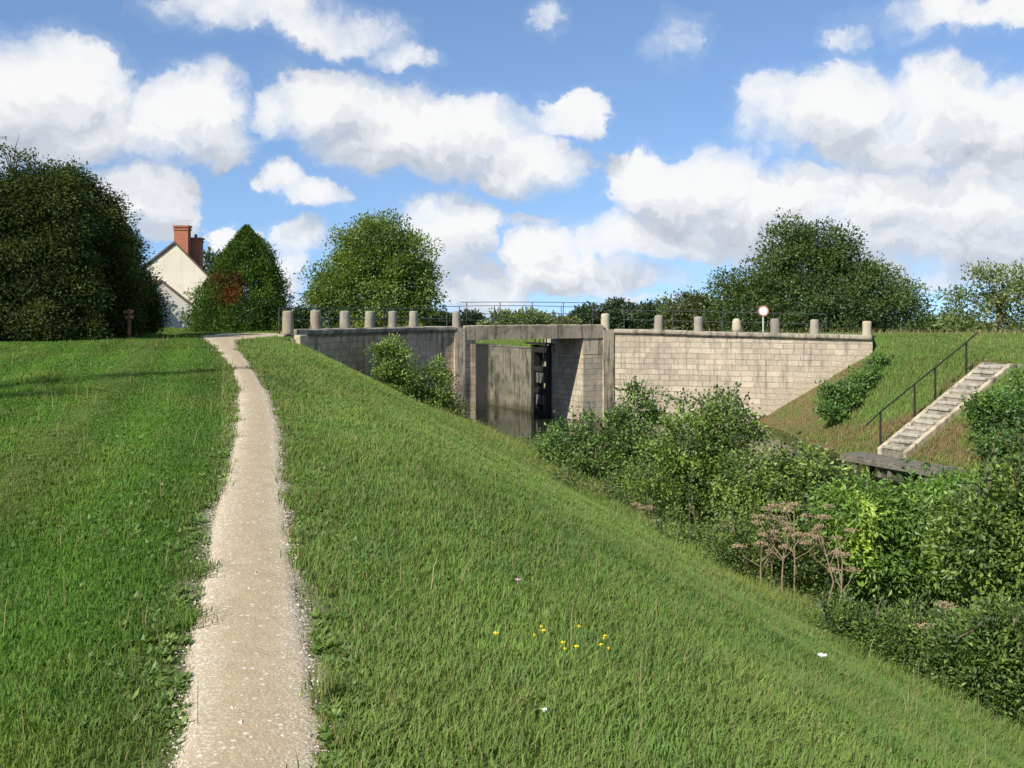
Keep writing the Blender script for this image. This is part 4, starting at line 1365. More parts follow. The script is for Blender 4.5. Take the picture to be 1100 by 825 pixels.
def conifers():
    """dark scale-leaved evergreens: upright sprays on cone-shaped crowns"""
    def conifer(label, x, d, prof, leaf, n, c1, c2, seed, group, patch=None, ybase=None, asp=.32, feather=0.12, lumps=0.25):
        # prof: (y px, left px, right px) outline seen from the path; turned round the trunk into a full crown
        rng = np.random.default_rng(seed)
        base = at(x, d)
        root = empty('conifer', base, label, 'conifer', group)
        ys = np.array([p[0] for p in prof], float); ls = np.array([p[1] for p in prof], float); rs = np.array([p[2] for p in prof], float)
        w = rs - ls
        cdf = np.cumsum(w); cdf /= cdf[-1]
        yy = np.interp(rng.random(n), np.concatenate(([0], cdf)), np.concatenate(([ys[0] - 1], ys)))
        l = np.interp(yy, ys, ls); r = np.interp(yy, ys, rs)
        th = rng.uniform(0, 2 * np.pi, n)
        rad = 0.22 + 0.78 * rng.random(n) ** .5 + .05 * rng.normal(size=n)
        k = d / FPX
        zz = yy * k; lump = 1 - lumps * 0.6 + lumps * 1.3 * vnoise(th * 2.6, zz * 1.1, seed) + .34 * (vnoise(th * 6, zz * 2.2, seed + 3) - .5) + .16 * (vnoise(th * 13, zz * 6, seed + 4) - .5)
        hw = (r - l) / 2 * k; cx = ((l + r) / 2 - 550) * k
        X = cx + np.cos(th) * hw * rad * lump; Y = d + np.sin(th) * hw * rad * lump * 0.95
        Z = EYE - (yy - 335) * k + rng.normal(0, .05, n)
        P = np.stack([X, Y, Z], 1)
        out = np.stack([np.cos(th), np.sin(th), np.zeros(n)], 1)
        D = unit(out * .65 + np.array([0, 0, .55]) + rng.normal(size=(n, 3)) * .5)
        tt = vnoise(th * 5, Z * 2.2, seed + 9) * .7 + rng.random(n) * .3
        col = pal(rng, n, c1, c2, .18, tt)
        if patch:
            for (px_, py_, pr, pc) in patch:
                X0, Z0 = (px_ - 550) * k, EYE - (py_ - 335) * k
                wt = np.exp(-(((X - X0) / (pr * k)) ** 2 + ((Z - Z0) / (pr * k)) ** 2)) * (Y < d)
                wt = np.clip(wt * 1.7 - rng.random(n) * .7, 0, 1)[:, None]
                col = (col * (1 - wt) + np.array(pc) * wt).astype(np.float32)
        g = ground_z(P[:, 0], P[:, 1]); ok = (P[:, 2] > g - .02) & ((vnoise(th * 9, zz * 3.4, seed + 21) + rad * .5 < 1.14) | (rng.random(n) < .25))
        leaves_mesh('crown', P[ok], D[ok], (leaf * (.6 + .8 * rng.random(n)))[ok], asp, col[ok], M['needle'], rng, root, fold=.1)
        top = EYE - (ys[0] - 335) * k
        mb = MB().tube([base + Vector((0, 0, -.3)), base + Vector((0, 0, 1)), Vector((((ls[0] + rs[0]) / 2 - 550) * k, d, top - .1))], [.16, .12, .02], 8)
        for i in range(40):
            j = rng.integers(0, n); e = Vector(P[j]) ; s0 = Vector((base.x + (e.x - base.x) * .05, d, max(base.z + .2, e.z - .6)))
            mb.tube([s0, e], [.035, .01], 5, cap=False)
        mb.build('trunk', M['bark'], root, smooth=True)
        return root
    conifer('bushy green conifer with a rust-brown dead patch at the end of the path', 255, 40.0,
            [(246, 263, 267), (253, 257, 274), (262, 249, 284), (274, 239, 293), (288, 231, 300), (302, 224, 306), (318, 215, 311), (334, 208, 314), (350, 203, 314), (366, 203, 311)],
            0.115, 70000, (.026, .066, .011), (.10, .165, .024), 11, 'conifers by the house', [(258, 316, 13, (.20, .075, .022)), (243, 300, 9, (.10, .06, .02)), (262, 300, 7, (.13, .06, .02))])
    grp = 'dark evergreen trees left of the path'
    dk1, dk2 = (.020, .040, .010), (.095, .118, .028)
    def ever(label, x, d, lobes, seed, c2=dk2, n=520, leaf=.105):
        L = px_lobes(lobes, d)
        return tree('evergreen_tree', label, 'tree', at(x, d), L, leaf, n, 52, dk1, c2, seed, .2, .24, grp, 'needle', .42, 46, .30, .26, .1, .15, dens=1.5, lscale=1.25)
    ever('tallest dark evergreen at the left edge of the photo, topped by bare twigs', 22, 27.5,
         [(26, 204, 30, 30), (-14, 224, 38, 34), (62, 212, 30, 28), (22, 222, 40, 36), (-30, 228, 44, 40), (50, 222, 34, 34), (12, 250, 50, 44), (-45, 270, 50, 50), (66, 262, 34, 40), (30, 290, 56, 46), (-20, 310, 60, 44), (74, 312, 34, 38), (40, 340, 60, 38), (-30, 355, 66, 28), (5, 366, 70, 20), (80, 355, 30, 26), (-70, 320, 40, 60)], 12, n=900)
    ever('dark evergreen between the tallest one and the brown signpost', 92, 29.8,
         [(78, 204, 26, 26), (98, 222, 24, 26), (112, 244, 20, 24), (72, 250, 34, 34), (112, 268, 26, 28), (88, 292, 40, 34), (124, 304, 26, 26), (70, 322, 38, 34), (110, 332, 34, 28), (90, 354, 46, 20), (128, 348, 22, 20)], 13, (.090, .110, .026), 640)
    ever('dark evergreen with ragged right side directly in front of the house', 126, 33.0,
         [(112, 250, 18, 20), (128, 270, 20, 20), (134, 294, 20, 18), (118, 304, 26, 24), (146, 312, 18, 16), (132, 328, 28, 20), (155, 330, 15, 13), (146, 346, 20, 14), (118, 346, 28, 18), (160, 343, 10, 8)], 14, (.060, .088, .020), 520, .10)
    # bare twig above the tallest
    b = W(14, 172, 27.5)
    rng = np.random.default_rng(3)
    root = empty('bare_branch', b, 'thin leafless twigs sticking up from the tallest dark conifer', 'branch')
    mb = MB()
    for i in range(7):
        e = W(-8 + rng.random() * 40, 140 + rng.random() * 34, 27.5 + rng.normal() * .2)
        mb.tube([b + Vector((0, 0, -.5)), b.lerp(e, .5) + Vector((rng.normal() * .08, 0, 0)), e], [.02, .012, .004], 5)
    mb.build('twig', M['twig'], root)
    n = 120
    C = np.array(W(0, 160, 27.5))[None] + rng.normal(size=(n, 3)) * np.array([.16, .2, .16])
    leaves_mesh('foliage', C, unit(rng.normal(size=(n, 3))), rng.uniform(.06, .11, n), .6, pal(rng, n, (.03, .06, .015), (.07, .10, .02)), M['leaf'], rng, root)


conifers()


def shrub(label, d, lobes, leaf, n_clumps, per, c1, c2, seed, group, x=None, clump=.16, aspect=.62, cut=.3, shell=.35, n_limbs=26, up=.15, droop=.0, name='shrub', tops=None, patch=None, trunk=.05, lsc=1.4, auto=0):
    L = px_lobes(lobes, d)
    x = np.average([l[0] for l in lobes]) if x is None else x
    b = at(x, d)
    root = tree(name, label, 'shrub' if name == 'shrub' else 'plant', b, L, leaf, n_clumps, per, tuple(a * .8 for a in c1), (c2[0] * 2.15, c2[1] * 2.05, c2[2] * 1.6), seed, trunk, clump, group, 'leaf', aspect, n_limbs, shell, cut, up, droop, 'twig', dens=.80 * (1.4 / lsc) ** 1.5, lscale=lsc,
                trunkname='stem', crownname='foliage', patch=patch)
    if auto:
        ra = random.Random(seed); tops = list(tops or [])
        for l in lobes:
            for _ in range(auto):
                x0 = l[0] + ra.uniform(-.7, .7) * l[2]; y0 = l[1] - l[3] * ra.uniform(.2, .6)
                tops.append((x0, y0, x0 + ra.uniform(-.35, .35) * l[2], y0 - ra.uniform(.8, 1.7) * l[3]))
    if tops:
        # loose leafy shoots rising out of the outline
        rng = np.random.default_rng(seed + 500)
        C = []; Dd = []
        for (x0, y0, x1, y1) in tops:
            a = W(x0, y0, d - .2); e = W(x1, y1, d - .2 + rng.normal() * .3)
            m = a.lerp(e, .5) + Vector((rng.normal() * .06, rng.normal() * .06, 0))
            MB().tube([a, m, e], [.012, .008, .004], 5).build('shoot', M['twig'], root)
            k = max(8, int((e - a).length / .055))
            for i in range(k):
                f = i / k; q = a.lerp(m, f * 2) if f < .5 else m.lerp(e, f * 2 - 1)
                for _ in range(2):
                    C.append(q + Vector(rng.normal(size=3) * .012)); v = rng.normal(size=3) + np.array([0, 0, .5]); Dd.append(v)
        C = np.array(C); n = len(C)
        leaves_mesh('shoot_leaves', C, unit(np.array(Dd)), leaf * rng.uniform(.7, 1.3, n), aspect + .1, pal(rng, n, c1, c2, .2), M['leaf'], rng, root)
    return root


def shrubs():
    g = 'shrubs on the near canal bank'
    cB1, cB2 = (.030, .075, .016), (.085, .155, .032)
    shrub('shrub with a tall pointed shoot growing in front of the right bridge pier', 25.0,
          [(602, 490, 36, 34), (650, 476, 48, 46), (686, 452, 26, 36), (630, 528, 58, 44), (680, 500, 45, 55), (580, 515, 26, 26)], .085, 560, 34, cB1, cB2, 31, g,
          tops=[(686, 440, 680, 404), (690, 440, 700, 418), (660, 445, 655, 425), (708, 450, 722, 424), (610, 465, 596, 440), (640, 450, 632, 432)], patch=None)
    shrub('tallest shrub on the near bank, its loose leafy top against the straight wall', 21.3,
          [(742, 478, 46, 46), (776, 458, 38, 38), (718, 535, 55, 55), (788, 505, 42, 55), (750, 545, 60, 60), (690, 545, 40, 50)], .082, 640, 36, (.036, .085, .016), (.12, .185, .035), 32, g,
          tops=[(780, 435, 770, 412), (800, 445, 806, 420), (806, 455, 826, 446), (760, 440, 752, 424), (790, 440, 792, 410), (736, 450, 728, 436)])
    shrub('low small-leaved shrub at the grass edge under the pointed-shoot shrub', 20.3,
          [(640, 556, 48, 34), (690, 578, 46, 40), (606, 530, 30, 24), (660, 590, 30, 20)], .062, 420, 32, (.032, .062, .018), (.090, .13, .034), 33, g, lsc=1.15, auto=2)
    shrub('round dense hop-covered shrub in front of the grassy slope, below the wall end', 19.5,
          [(845, 515, 50, 40), (812, 548, 42, 48), (882, 532, 44, 38), (850, 570, 60, 45), (900, 555, 40, 40)], .085, 560, 34, (.035, .085, .018), (.13, .19, .045), 34, g, up=.0, droop=.25)
    shrub('bright green elder shrub with drooping yellow-tipped leaves below the landing stage', 15.6,
          [(938, 556, 52, 42), (992, 550, 56, 38), (900, 592, 46, 46), (965, 600, 70, 46), (1030, 562, 46, 36), (1010, 600, 60, 40)], .10, 700, 34, (.035, .11, .018), (.105, .185, .030), 35, g, cut=.42, up=-.1, droop=.35, aspect=.42,
          patch=[(W(925, 580, 15).x, W(925, 580, 15).z, .28, (.45, .60, .09), 99), (W(940, 548, 15).x, W(940, 548, 15).z, .15, (.42, .58, .09), 99)])
    shrub('big leafy shrub cut by the right edge of the photo', 13.6,
          [(1075, 552, 46, 46), (1110, 560, 46, 60), (1050, 580, 42, 40), (1090, 600, 60, 50), (1140, 600, 50, 70)], .085, 560, 34, (.035, .095, .018), (.115, .17, .036), 36, g, droop=.2, auto=2, cut=.4)
    shrub('low dark nettle clump at the lower right, beside the grass edge', 11.6,
          [(960, 715, 60, 34), (915, 684, 40, 32), (1010, 730, 50, 36), (975, 690, 46, 24)], .07, 520, 34, (.034, .085, .014), (.095, .150, .030), 37, g, aspect=.42, lsc=1.1, auto=3, cut=.42)
    shrub('dark bramble mass filling the lower right corner', 10.8,
          [(1055, 745, 60, 48), (1095, 720, 50, 44), (1045, 700, 44, 30), (1110, 770, 50, 60), (1085, 680, 40, 26)], .075, 620, 34, (.032, .085, .014), (.100, .155, .032), 38, g, aspect=.5, lsc=1.15, auto=3, cut=.42)
    shrub('low weedy shrub on the grass edge under the tallest shrub', 17.0,
          [(735, 615, 46, 36), (770, 600, 46, 46), (700, 598, 36, 28), (760, 640, 36, 24)], .065, 460, 32, (.034, .080, .018), (.095, .15, .032), 39, g, lsc=1.15, auto=2, cut=.42)
    shrub('low weedy shrub behind the dead hogweed stalks', 15.2,
          [(810, 640, 50, 40), (850, 625, 50, 48), (860, 660, 50, 30), (800, 600, 36, 40)], .068, 480, 32, (.030, .070, .016), (.095, .14, .032), 40, g, lsc=1.15, auto=2, cut=.42)
    g2 = 'plants on the lock and far bank'
    shrub('leafy shrub rooted at the foot of the curved wall, nearer the path', 36.6,
          [(420, 388, 22, 22), (412, 400, 16, 18), (432, 410, 22, 20), (424, 375, 12, 12)], .10, 260, 26, (.05, .105, .018), (.13, .20, .04), 41, g2, clump=.17)
    shrub('spreading shrub at the foot of the curved wall beside the abutment', 37.2,
          [(468, 420, 20, 26), (480, 440, 18, 26), (455, 432, 18, 18), (494, 458, 10, 18), (468, 395, 8, 12)], .10, 280, 26, (.045, .095, .018), (.12, .18, .04), 42, g2, clump=.17)
    shrub('ivy patch on the slope between the straight wall and the handrail', 37.0,
          [(905, 425, 24, 16, 1, 14), (930, 412, 20, 16, 2, 14), (892, 440, 14, 8, .5, 10), (945, 395, 14, 12, 3, 14)], .12, 260, 22, (.03, .085, .018), (.075, .15, .03), 43, g2, clump=.16, trunk=.012, n_limbs=8)
    shrub('dark leafy bush on the slope right of the stone stairs', 29.3,
          [(1078, 455, 34, 28, 0, 26), (1095, 430, 26, 26, 1, 26), (1060, 440, 18, 18, 0, 16), (1085, 480, 30, 14, -1, 16)], .11, 380, 26, (.028, .080, .016), (.075, .145, .03), 44, g2, clump=.18, droop=.2, trunk=.025)
    shrub('low green herb growing at the water edge before the landing stage', 25.5,
          [(1060, 515, 44, 16, 0, 22), (1020, 528, 40, 12, -1, 22), (1095, 510, 30, 18, 0, 20)], .09, 260, 26, (.05, .12, .02), (.13, .22, .04), 45, g2, clump=.14)
    shrub('rough grassy herbs at the foot of the straight wall', 39.5,
          [(842, 476, 22, 10, 0, 14), (870, 482, 26, 10, -1, 14), (822, 474, 14, 8, 0, 10)], .12, 130, 24, (.05, .12, .02), (.12, .20, .04), 46, g2, clump=.12, up=.8, aspect=.25)


shrubs()


def undergrowth():
    rng = np.random.default_rng(90)
    n = 130000
    q = rng.uniform(1, 34, n); p = rng.uniform(7.3, 13.5, n)
    X = 0.96 * p - 0.28 * q; Y = 0.28 * p + 0.96 * q
    edge = 8.05 + 0.9 * (fbm(q * .6, q * 0, 4, 3) - .5) * 2 + .7 * sstep(20, 33, q) 
    hm = (0.12 + 0.75 * fbm(X * .9, Y * .9, 15, 4)) * sstep(-.3, 1.2, p - edge)
    k = (p > edge - .3) & (hm > .04)
    X, Y, hm, p = X[k], Y[k], hm[k], p[k]; n = len(X)
    z0 = np.maximum(ground_z(X, Y), WATER - .05)
    Z = z0 + hm * rng.random(n) ** .6
    D = unit(rng.normal(size=(n, 3)) * .8 + np.array([-.25, -.3, .45]))
    t = fbm(X * 1.3, Y * 1.3, 44, 3)
    col = pal(rng, n, (.034, .078, .016), (.15, .23, .045), .25, t * 1.3 - .1 + rng.random(n) * .4)
    dry = rng.random(n) < .05
    col[dry] = pal(rng, int(dry.sum()), (.14, .10, .05), (.24, .17, .09))
    o = leaves_mesh('undergrowth', np.stack([X, Y, Z], 1), D, rng.uniform(.045, .10, n), .5, col, M['leaf'], rng)
    tag(o, 'tangle of low nettles and brambles under the shrubs along the water', 'undergrowth', kind='stuff')


undergrowth()


# ------------------------------------------------------------------ grass
def build_grass():
    rng = np.random.default_rng(2024)
    DEN = 9000.0
    parts = []
    def sample(d0, d1, dens, tanw=0.66):
        a = tanw * (d1 ** 2 - d0 ** 2); n = int(a * dens)
        d = np.sqrt(rng.uniform(d0 ** 2, d1 ** 2, n)); x = rng.uniform(-tanw, tanw, n) * d
        return x, d
    edges = np.concatenate((np.geomspace(1.6, 62, 44),))
    xs, ys = [], []
    for a, b in zip(edges, edges[1:]):
        m = (a + b) / 2
        x, y = sample(a, b, DEN * min(1.0, (4.2 / m) ** 1.42)); xs.append(x); ys.append(y)
    X = np.concatenate(xs); Y = np.concatenate(ys)
    p, q = pq(X, Y)
    s = X * US[0] + Y * US[1]; c = X * UN[0] + Y * UN[1]
    z = ground_z(X, Y)
    yw = np.interp(X, _wx, _wy)
    onwall = (X > -7.6) & (X < 15.5) & (Y > yw - .05) & (Y < yw + 1.0)
    deck = (s > SF - .3) & (s < 41.4) & (c > 12) & (c < 48) & (Y > yw - .3)
    water = z < WATER + .03
    pd = path_dist(X, Y)
    keep = ~onwall & ~deck & ~water
    pd0 = pd + .16 * (fbm(X * 3.0, Y * 3.0, 61, 3) - .36) + .05; thin = np.clip((pd0 + 0.03) / 0.20, 0, 1)
    keep &= rng.random(len(X)) < np.where(pd < 0.30, thin ** 1.3, 1.0)
    keep &= ~((p > 9.4 + .2 * sstep(20, 33, q)) & (p < 19.3) & (Y < yw))
    # stairs and landing stage
    vx, vy = X - sb.x, Y - sb.y
    al = vx * SD.x + vy * SD.y; ac = vx * SX.x + vy * SX.y
    keep &= ~((al > -.2) & (al < RUN + .9) & (np.abs(ac) < .72))
    dry = dry_mask(X, Y)
    keep &= rng.random(len(X)) > dry * .35
    X, Y, z, p, q, pd, dry = [v[keep] for v in (X, Y, z, p, q, pd, dry)]
    n = len(X)
    left = p < 0
    nz = fbm(X * .8, Y * .8, 7, 4); nz2 = fbm(X * 2.6, Y * 2.6, 19, 3); nz3 = fbm(X * .25, Y * .25, 23, 3)
    farb = p > 18
    h = np.where(left, 0.034 + 0.036 * nz, 0.042 + 0.058 * nz)
    trk = np.exp(-((p + 1.62 + .12 * (nz - .5)) / .22) ** 2) * left                      # old wheel track on the lawn
    h = h * (1 - .45 * trk)
    edge = np.exp(-(np.maximum(pd, 0) / .16) ** 2)
    h = h * (1 - .45 * edge * (nz2 > .45)) + 0.04 * edge * (nz2 < .45)
    toe = (sstep(6.0, 8.0, p) + .8 * sstep(7.8, 9.0, p)) * (p < 12)
    h = h + .24 * toe * (.4 + nz2)
    h = np.where(farb, .10 + .16 * nz, h)
    h = np.where(farb & (q > 34) | (p > 26.6), .06 + .07 * nz, h)
    h = h * rng.uniform(.55, 1.35, n)
    stalk = rng.random(n) < (.0025 + .022 * toe * (~farb) + .012 * farb)
    h = np.where(stalk, rng.uniform(.22, .5, n) * np.where(toe + farb > .3, 1, .6), h)
    dist = np.hypot(X, Y)
    w = np.where(stalk, .6, 1) * 0.0038 * (1 + dist / 8.0) * rng.uniform(.7, 1.3, n)
    # colour of the grass itself: lush dark left lawn, paler bank, yellow toe, parched slope
    base = np.where(left[:, None], np.array([.082, .180, .022])[None], np.array([.145, .238, .050])[None])
    yel = np.array([.24, .25, .075]); blu = np.array([.082, .180, .050])
    t = np.clip((nz - .42) * 2.2, 0, 1)[:, None] * .42
    base = base * (1 - t) + yel * t
    t = np.clip((nz2 - .5) * 2.5, 0, 1)[:, None] * np.where(left, .25, .5)[:, None]
    base = base * (1 - t) + blu * t
    mown = .5 + .5 * np.sin(p * 5.6 + 1.2 * (fbm(q * .15, q * 0, 91, 2) - .5)); base = base * np.where(left, .84 + .30 * mown, .94 + .12 * mown)[:, None]
    t = (trk * .5)[:, None]; base = base * (1 - t) + np.array([.15, .17, .045]) * t
    t = np.clip(toe * .45, 0, .6)[:, None]; base = base * (1 - t) + np.array([.21, .25, .05]) * t
    t = (edge * .35)[:, None]; base = base * (1 - t) + np.array([.13, .15, .04]) * t
    base = base * (.72 + .56 * nz3[:, None])
    t = np.clip(dry * 1.3 - .6 * rng.random(n), 0, .9)[:, None]; base = base * (1 - t) + np.array([.24, .155, .075]) * t
    straw = stalk | (rng.random(n) < (.014 + .05 * (~left) + .08 * edge))
    base[straw] = np.array([.30, .26, .12]) * rng.uniform(.6, 1.1, (int(straw.sum()), 1))
    col = np.clip(base * (1 + rng.normal(0, .14, (n, 1))), .008, .6)
    # blades
    ph = rng.uniform(0, 2 * np.pi, n); lean = rng.uniform(.15, 1.0, n)
    dirs = np.stack([np.cos(ph), np.sin(ph)], 1)
    dirs += np.array([.35, -.15]) * np.where(left, .3, .9)[:, None]
    sa = ph + np.pi / 2 + rng.normal(0, .5, n)
    side = np.stack([np.cos(sa), np.sin(sa)], 1) * (w / 2)[:, None]
    b = np.stack([X, Y, z - .01], 1)
    up = np.array([0, 0, 1.0])
    md = b + up * (h * .55)[:, None]; md[:, :2] += dirs * (h * lean * .25)[:, None]
    tp = b + up * (h * (1.0 - .25 * lean))[:, None]; tp[:, :2] += dirs * (h * lean * .75)[:, None]
    s3 = np.concatenate([side, np.zeros((n, 1))], 1)
    v = np.stack([b - s3, b + s3, md + s3 * .8, md - s3 * .8, tp], 1).reshape(-1, 3)
    i0 = np.arange(n)[:, None] * 5
    loops = np.concatenate([i0 + np.array([0, 1, 2, 3]), i0 + np.array([3, 2, 4])], 1).ravel()
    tot = np.tile([4, 3], n)
    o = arr_mesh('grass', v, loops, tot, M['grass'], color=np.repeat(col.astype(np.float32), 5, axis=0))
    tag(o, 'green grass covering the lawn, the banks and the lockside', 'grass', kind='stuff')
    print('blades', n)


build_grass()


def build_weeds():
    """flat broad-leaved rosettes (plantain, dandelion, clover) along the worn path edges"""
    rng = np.random.default_rng(55)
    C, D, Sz, Co = [], [], [], []
    n = 5200
    y = 2.4 + 20 * rng.random(n) ** 1.8
    l, r = path_bounds(y)
    side = rng.random(n) < .66
    off = np.abs(rng.normal(0, .26, n)) - .02
    x = np.where(side, r + off, l - off * .8)
    cl = fbm(x * 1.6, y * 1.6, 71, 3) + np.where(side, .06, -.04)
    k = cl > .46
    x, y = x[k], y[k]
    # a leafy patch in the left lawn
    m = 260
    gx, gy = ground_px(150, 545); x = np.concatenate([x, gx + rng.normal(0, .55, m)]); y = np.concatenate([y, gy + rng.normal(0, .5, m)])
    # clover and plantain scattered in patches through the turf on both sides
    m = 5200
    yy = 2.6 + 16 * rng.random(m) ** 1.5; xx = rng.uniform(-.6, .6, m) * yy
    pp, qq = pq(xx, yy); kk = (fbm(xx * .9, yy * .9, 83, 4) > .56) & (pp < 7.5)
    x = np.concatenate([x, xx[kk]]); y = np.concatenate([y, yy[kk]])
    k = path_dist(x, y) > .0; x, y = x[k], y[k]
    z = ground_z(x, y)
    for i in range(len(x)):
        kk = rng.integers(4, 9); R0 = rng.uniform(.016, .046)
        ph = rng.uniform(0, 6.28) + np.arange(kk) * 6.283 / kk + rng.normal(0, .25, kk)
        el = rng.uniform(.15, .8, kk)
        d = np.stack([np.cos(ph) * np.cos(el), np.sin(ph) * np.cos(el), np.sin(el)], 1)
        C.append(np.tile([x[i], y[i], z[i] + .01], (kk, 1))); D.append(d); Sz.append(R0 * rng.uniform(.7, 1.3, kk))
        Co.append(pal(rng, kk, (.080, .165, .022), (.18, .27, .045), .15))
    C = np.concatenate(C); D = np.concatenate(D); Sz = np.concatenate(Sz); Co = np.concatenate(Co)
    sd = np.cross(D, np.array([0, 0, 1.0]) + rng.normal(size=(len(C), 3)) * .15)
    o = leaves_mesh('path_weeds', C, D, Sz, .55, Co, M['leaf'], rng, fold=.12, side=sd)
    tag(o, 'flat broad-leaved weeds along the edges of the gravel path', 'weeds', kind='stuff')


build_weeds()


def build_gravel():
    rng = np.random.default_rng(66)
    n = 16000
    y = 2.3 + 12 * rng.random(n) ** 1.7
    l, r = path_bounds(y); w = r - l
    f = np.where(rng.random(n) < .72, np.where(rng.random(n) < .6, rng.normal(.11, .10, n), rng.normal(.90, .08, n)), rng.random(n))
    x = l + w * f
    rad = (.002 + .0055 * rng.random(n) ** 2.5) * (1 + 1.0 * (rng.random(n) < .04)) * (1 + y / 40)
    z = ground_z(x, y) + .022 * np.clip(1 - (2 * f - 1) ** 2, 0, 1) + .010
    base = np.array([[1, 0, 0], [-1, 0, 0], [0, 1, 0], [0, -1, 0], [0, 0, 1], [0, 0, -1]], float)
    v = base[None] * rad[:, None, None] * rng.uniform(.55, 1.25, (n, 6, 1)) * np.array([1, 1, .75])
    a = rng.uniform(0, 6.28, n); ca, sa = np.cos(a)[:, None], np.sin(a)[:, None]
    vx = v[:, :, 0] * ca - v[:, :, 1] * sa; vy = v[:, :, 0] * sa + v[:, :, 1] * ca
    v = np.stack([vx + x[:, None], vy + y[:, None], v[:, :, 2] + z[:, None]], -1).reshape(-1, 3)
    F = np.array([[0, 2, 4], [2, 1, 4], [1, 3, 4], [3, 0, 4], [2, 0, 5], [1, 2, 5], [3, 1, 5], [0, 3, 5]])
    loops = (np.arange(n)[:, None, None] * 6 + F[None]).reshape(-1)
    o = arr_mesh('loose_gravel', v, loops, np.full(n * 8, 3), M['gravel_stone'])
    tag(o, 'loose pale limestone chips strewn along the path', 'gravel', kind='stuff')


build_gravel()


# ------------------------------------------------------------------ dead hogweed, flowers, fallen twig
def hogweed(x, ytop, d, label, seed, heads=6, spread=.42, pale=False):
    rng = np.random.default_rng(seed)
    b = at(x, d); top = W(x, ytop, d)
    if top.z - b.z < .5: b = Vector((b.x, b.y, top.z - .9))
    H = top.z - b.z
    root = empty('dead_hogweed', b, label, 'dead plant', 'dried hogweed stalks on the bank')
    mb = MB()
    bend = Vector((rng.normal() * .05, rng.normal() * .05, 0)) * H
    p1 = b.lerp(top, .5) + bend
    mb.tube([b + Vector((0, 0, -.1)), p1, top], [.016, .012, .007], 6)
    ends = [top]
    for i in range(heads - 1):
        f = rng.uniform(.45, .85); s = (b.lerp(p1, f * 2) if f < .5 else p1.lerp(top, f * 2 - 1))
        a = rng.uniform(0, 6.28); L = spread * rng.uniform(.5, 1.0)
        e = s + Vector((math.cos(a) * L, math.sin(a) * L, L * rng.uniform(.6, 1.3)))
        mb.tube([s, s.lerp(e, .5) + Vector((math.cos(a), math.sin(a), -.3)) * L * .12, e], [.008, .006, .004], 5)
        ends.append(e)
    mb.build('stem', M['dry_stem'], root)
    for e in ends:
        R0 = rng.uniform(.06, .12); n = 15
        m2 = MB(); C, Dd = [], []
        for k in range(n):
            a = k * 2.399; r = R0 * math.sqrt((k + .5) / n)
            t = e + Vector((math.cos(a) * r, math.sin(a) * r, R0 * .75 - r * .35))
            m2.tube([e, t], [.0022, .0015], 4, cap=False)
            for _ in range(9):
                C.append(np.array(t) + rng.normal(size=3) * np.array([.013, .013, .007])); Dd.append(rng.normal(size=3) + np.array([0, 0, .6]))
        hd = m2.build('flower_head', M['dry_stem'], root)
        C = np.array(C); nn = len(C)
        leaves_mesh('seed', C, unit(np.array(Dd)), rng.uniform(.014, .026, nn), .75, pal(rng, nn, (.24, .17, .10), (.50, .40, .27), .28), M['dry'], rng, hd)
    return root


M['dry_stem'] = simple_mat('dry_stem', (.17, .125, .07), (.30, .235, .15), 10, bumps=0)
hogweed(853, 545, 14.6, 'tallest dead brown hogweed with the densest seed heads at the grass edge', 1, 8, .5)
hogweed(828, 560, 15.0, 'dead brown hogweed leaning left of the tallest one', 2, 6, .45)
hogweed(880, 568, 14.2, 'dead brown hogweed right of the tallest one, with wide seed heads', 3, 6, .5)
hogweed(842, 590, 14.0, 'shorter dead hogweed stalk in front of the tallest one', 4, 5, .4)
hogweed(866, 556, 15.4, 'dead brown hogweed standing just behind the tallest one', 10, 7, .5)
hogweed(818, 588, 14.6, 'low dead hogweed at the left end of the dead clump', 11, 5, .4)
hogweed(905, 600, 13.4, 'thin dead hogweed near the fallen twig, right end of the dead clump', 5, 4, .35)
hogweed(697, 548, 19.0, 'lone dead hogweed at the grass edge below the pointed-shoot shrub', 6, 4, .35)
hogweed(655, 560, 20.0, 'small dead hogweed farthest along the grass edge towards the lock', 7, 3, .3)
hogweed(1016, 655, 11.2, 'pale dead stalk standing in the dark nettles at the lower right', 8, 4, .3)
hogweed(772, 572, 17.0, 'thin dead hogweed among weeds under the tallest shrub', 9, 3, .3)


def fallen_twig():
    d = 11.6
    a = W(898, 704, d); e = W(952, 697, d + .4); m = W(922, 696, d)
    root = empty('fallen_twig', m, 'bare pale twig lying in the nettles below the dead hogweed', 'twig')
    mb = MB(); mb.tube([a, m, W(938, 700, d), e], [.012, .011, .009, .005], 6)
    mb.tube([m, W(930, 682, d)], [.007, .003], 5); mb.tube([W(938, 700, d), W(946, 706, d)], [.006, .003], 5)
    mb.build('branch', M['dry_stem'], root)


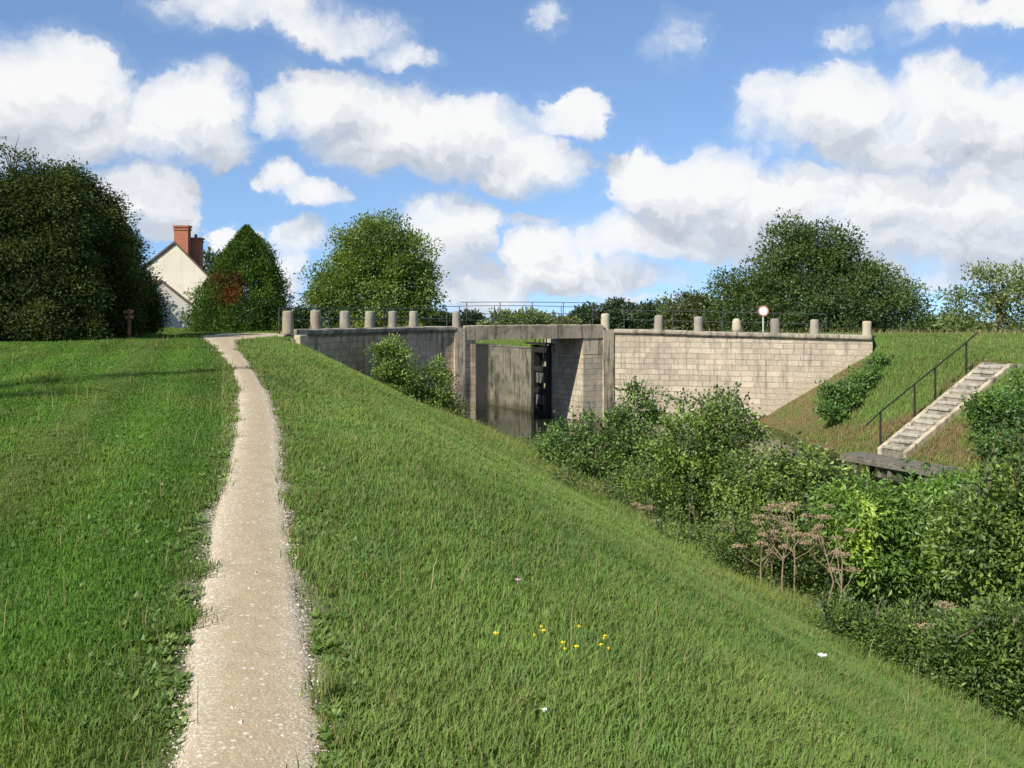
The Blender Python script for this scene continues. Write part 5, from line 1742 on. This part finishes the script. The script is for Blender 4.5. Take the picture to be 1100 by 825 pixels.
fallen_twig()
M['yellow_petal'] = simple_mat('yellow_petal', (.75, .50, .01), (.85, .62, .03), 30, rough=.5, bumps=0)
M['white_petal'] = simple_mat('white_petal', (.75, .74, .70), (.85, .84, .80), 30, rough=.5, bumps=0)
M['pink_petal'] = simple_mat('pink_petal', (.55, .28, .33), (.65, .36, .42), 30, rough=.5, bumps=0)
M['green_stem'] = simple_mat('green_stem', (.07, .13, .03), (.10, .17, .04), 30, bumps=0)


def flower(x, y, label, mat, group, r, seed, cat='flower', h=.17, petals=5, name='yellow_flower'):
    rng = random.Random(seed)
    X, Y = ground_px(x, y + 12); X, Y = ground_px(x, y + h * FPX / Y); g = G(X, Y)
    o = empty(name, (X, Y, g), label, cat, group)
    tp = Vector((X + rng.uniform(-.02, .02), Y + rng.uniform(-.02, .02), g + h))
    MB().tube([(X, Y, g), tp], .0018, 5).build('stem', M['green_stem'], o)
    mb = MB()
    for k in range(petals):
        a = 6.283 * k / petals + rng.random(); dx, dy = math.cos(a), math.sin(a)
        c = tp + Vector((dx * r * .5, dy * r * .5, r * .25))
        mb.add([tp, c + Vector((-dy * r * .5, dx * r * .5, 0)), tp + Vector((dx * r, dy * r, r * .45)), c + Vector((dy * r * .5, -dx * r * .5, 0))], [[0, 1, 2, 3]])
    mb.lathe(tp, [(r * .28, -.004), (r * .3, .004), (r * .12, .01)], 8)
    mb.build('blossom', M[mat], o)


YF = [(578, 676, ''), (587, 682, ''), (602, 704, ''), (607, 694, ''), (624, 676, ''), (618, 698, ''), (646, 690, ''), (651, 687, ''), (657, 701, ''), (533, 685, ''), (573, 684, ''), (646, 697, '')]
for i, (x, y, _) in enumerate(YF):
    flower(x, y, 'small yellow flower in the grass of the right bank', 'yellow_petal', 'yellow flowers in the grass', (.010, .014, .009, .012)[i % 4], i, h=.11 + .02 * (i * 7 % 5))
flower(886, 717, 'white flower cluster at the lower right grass edge', 'white_petal', None, .028, 31, petals=8, h=.26, name='white_flower')
flower(560, 626, 'pale pink flower in the middle of the grass bank', 'pink_petal', None, .018, 32, petals=7, name='pink_flower')
flower(584, 767, 'white flower low in the foreground grass', 'white_petal', None, .012, 33, petals=6, h=.1, name='white_flower')
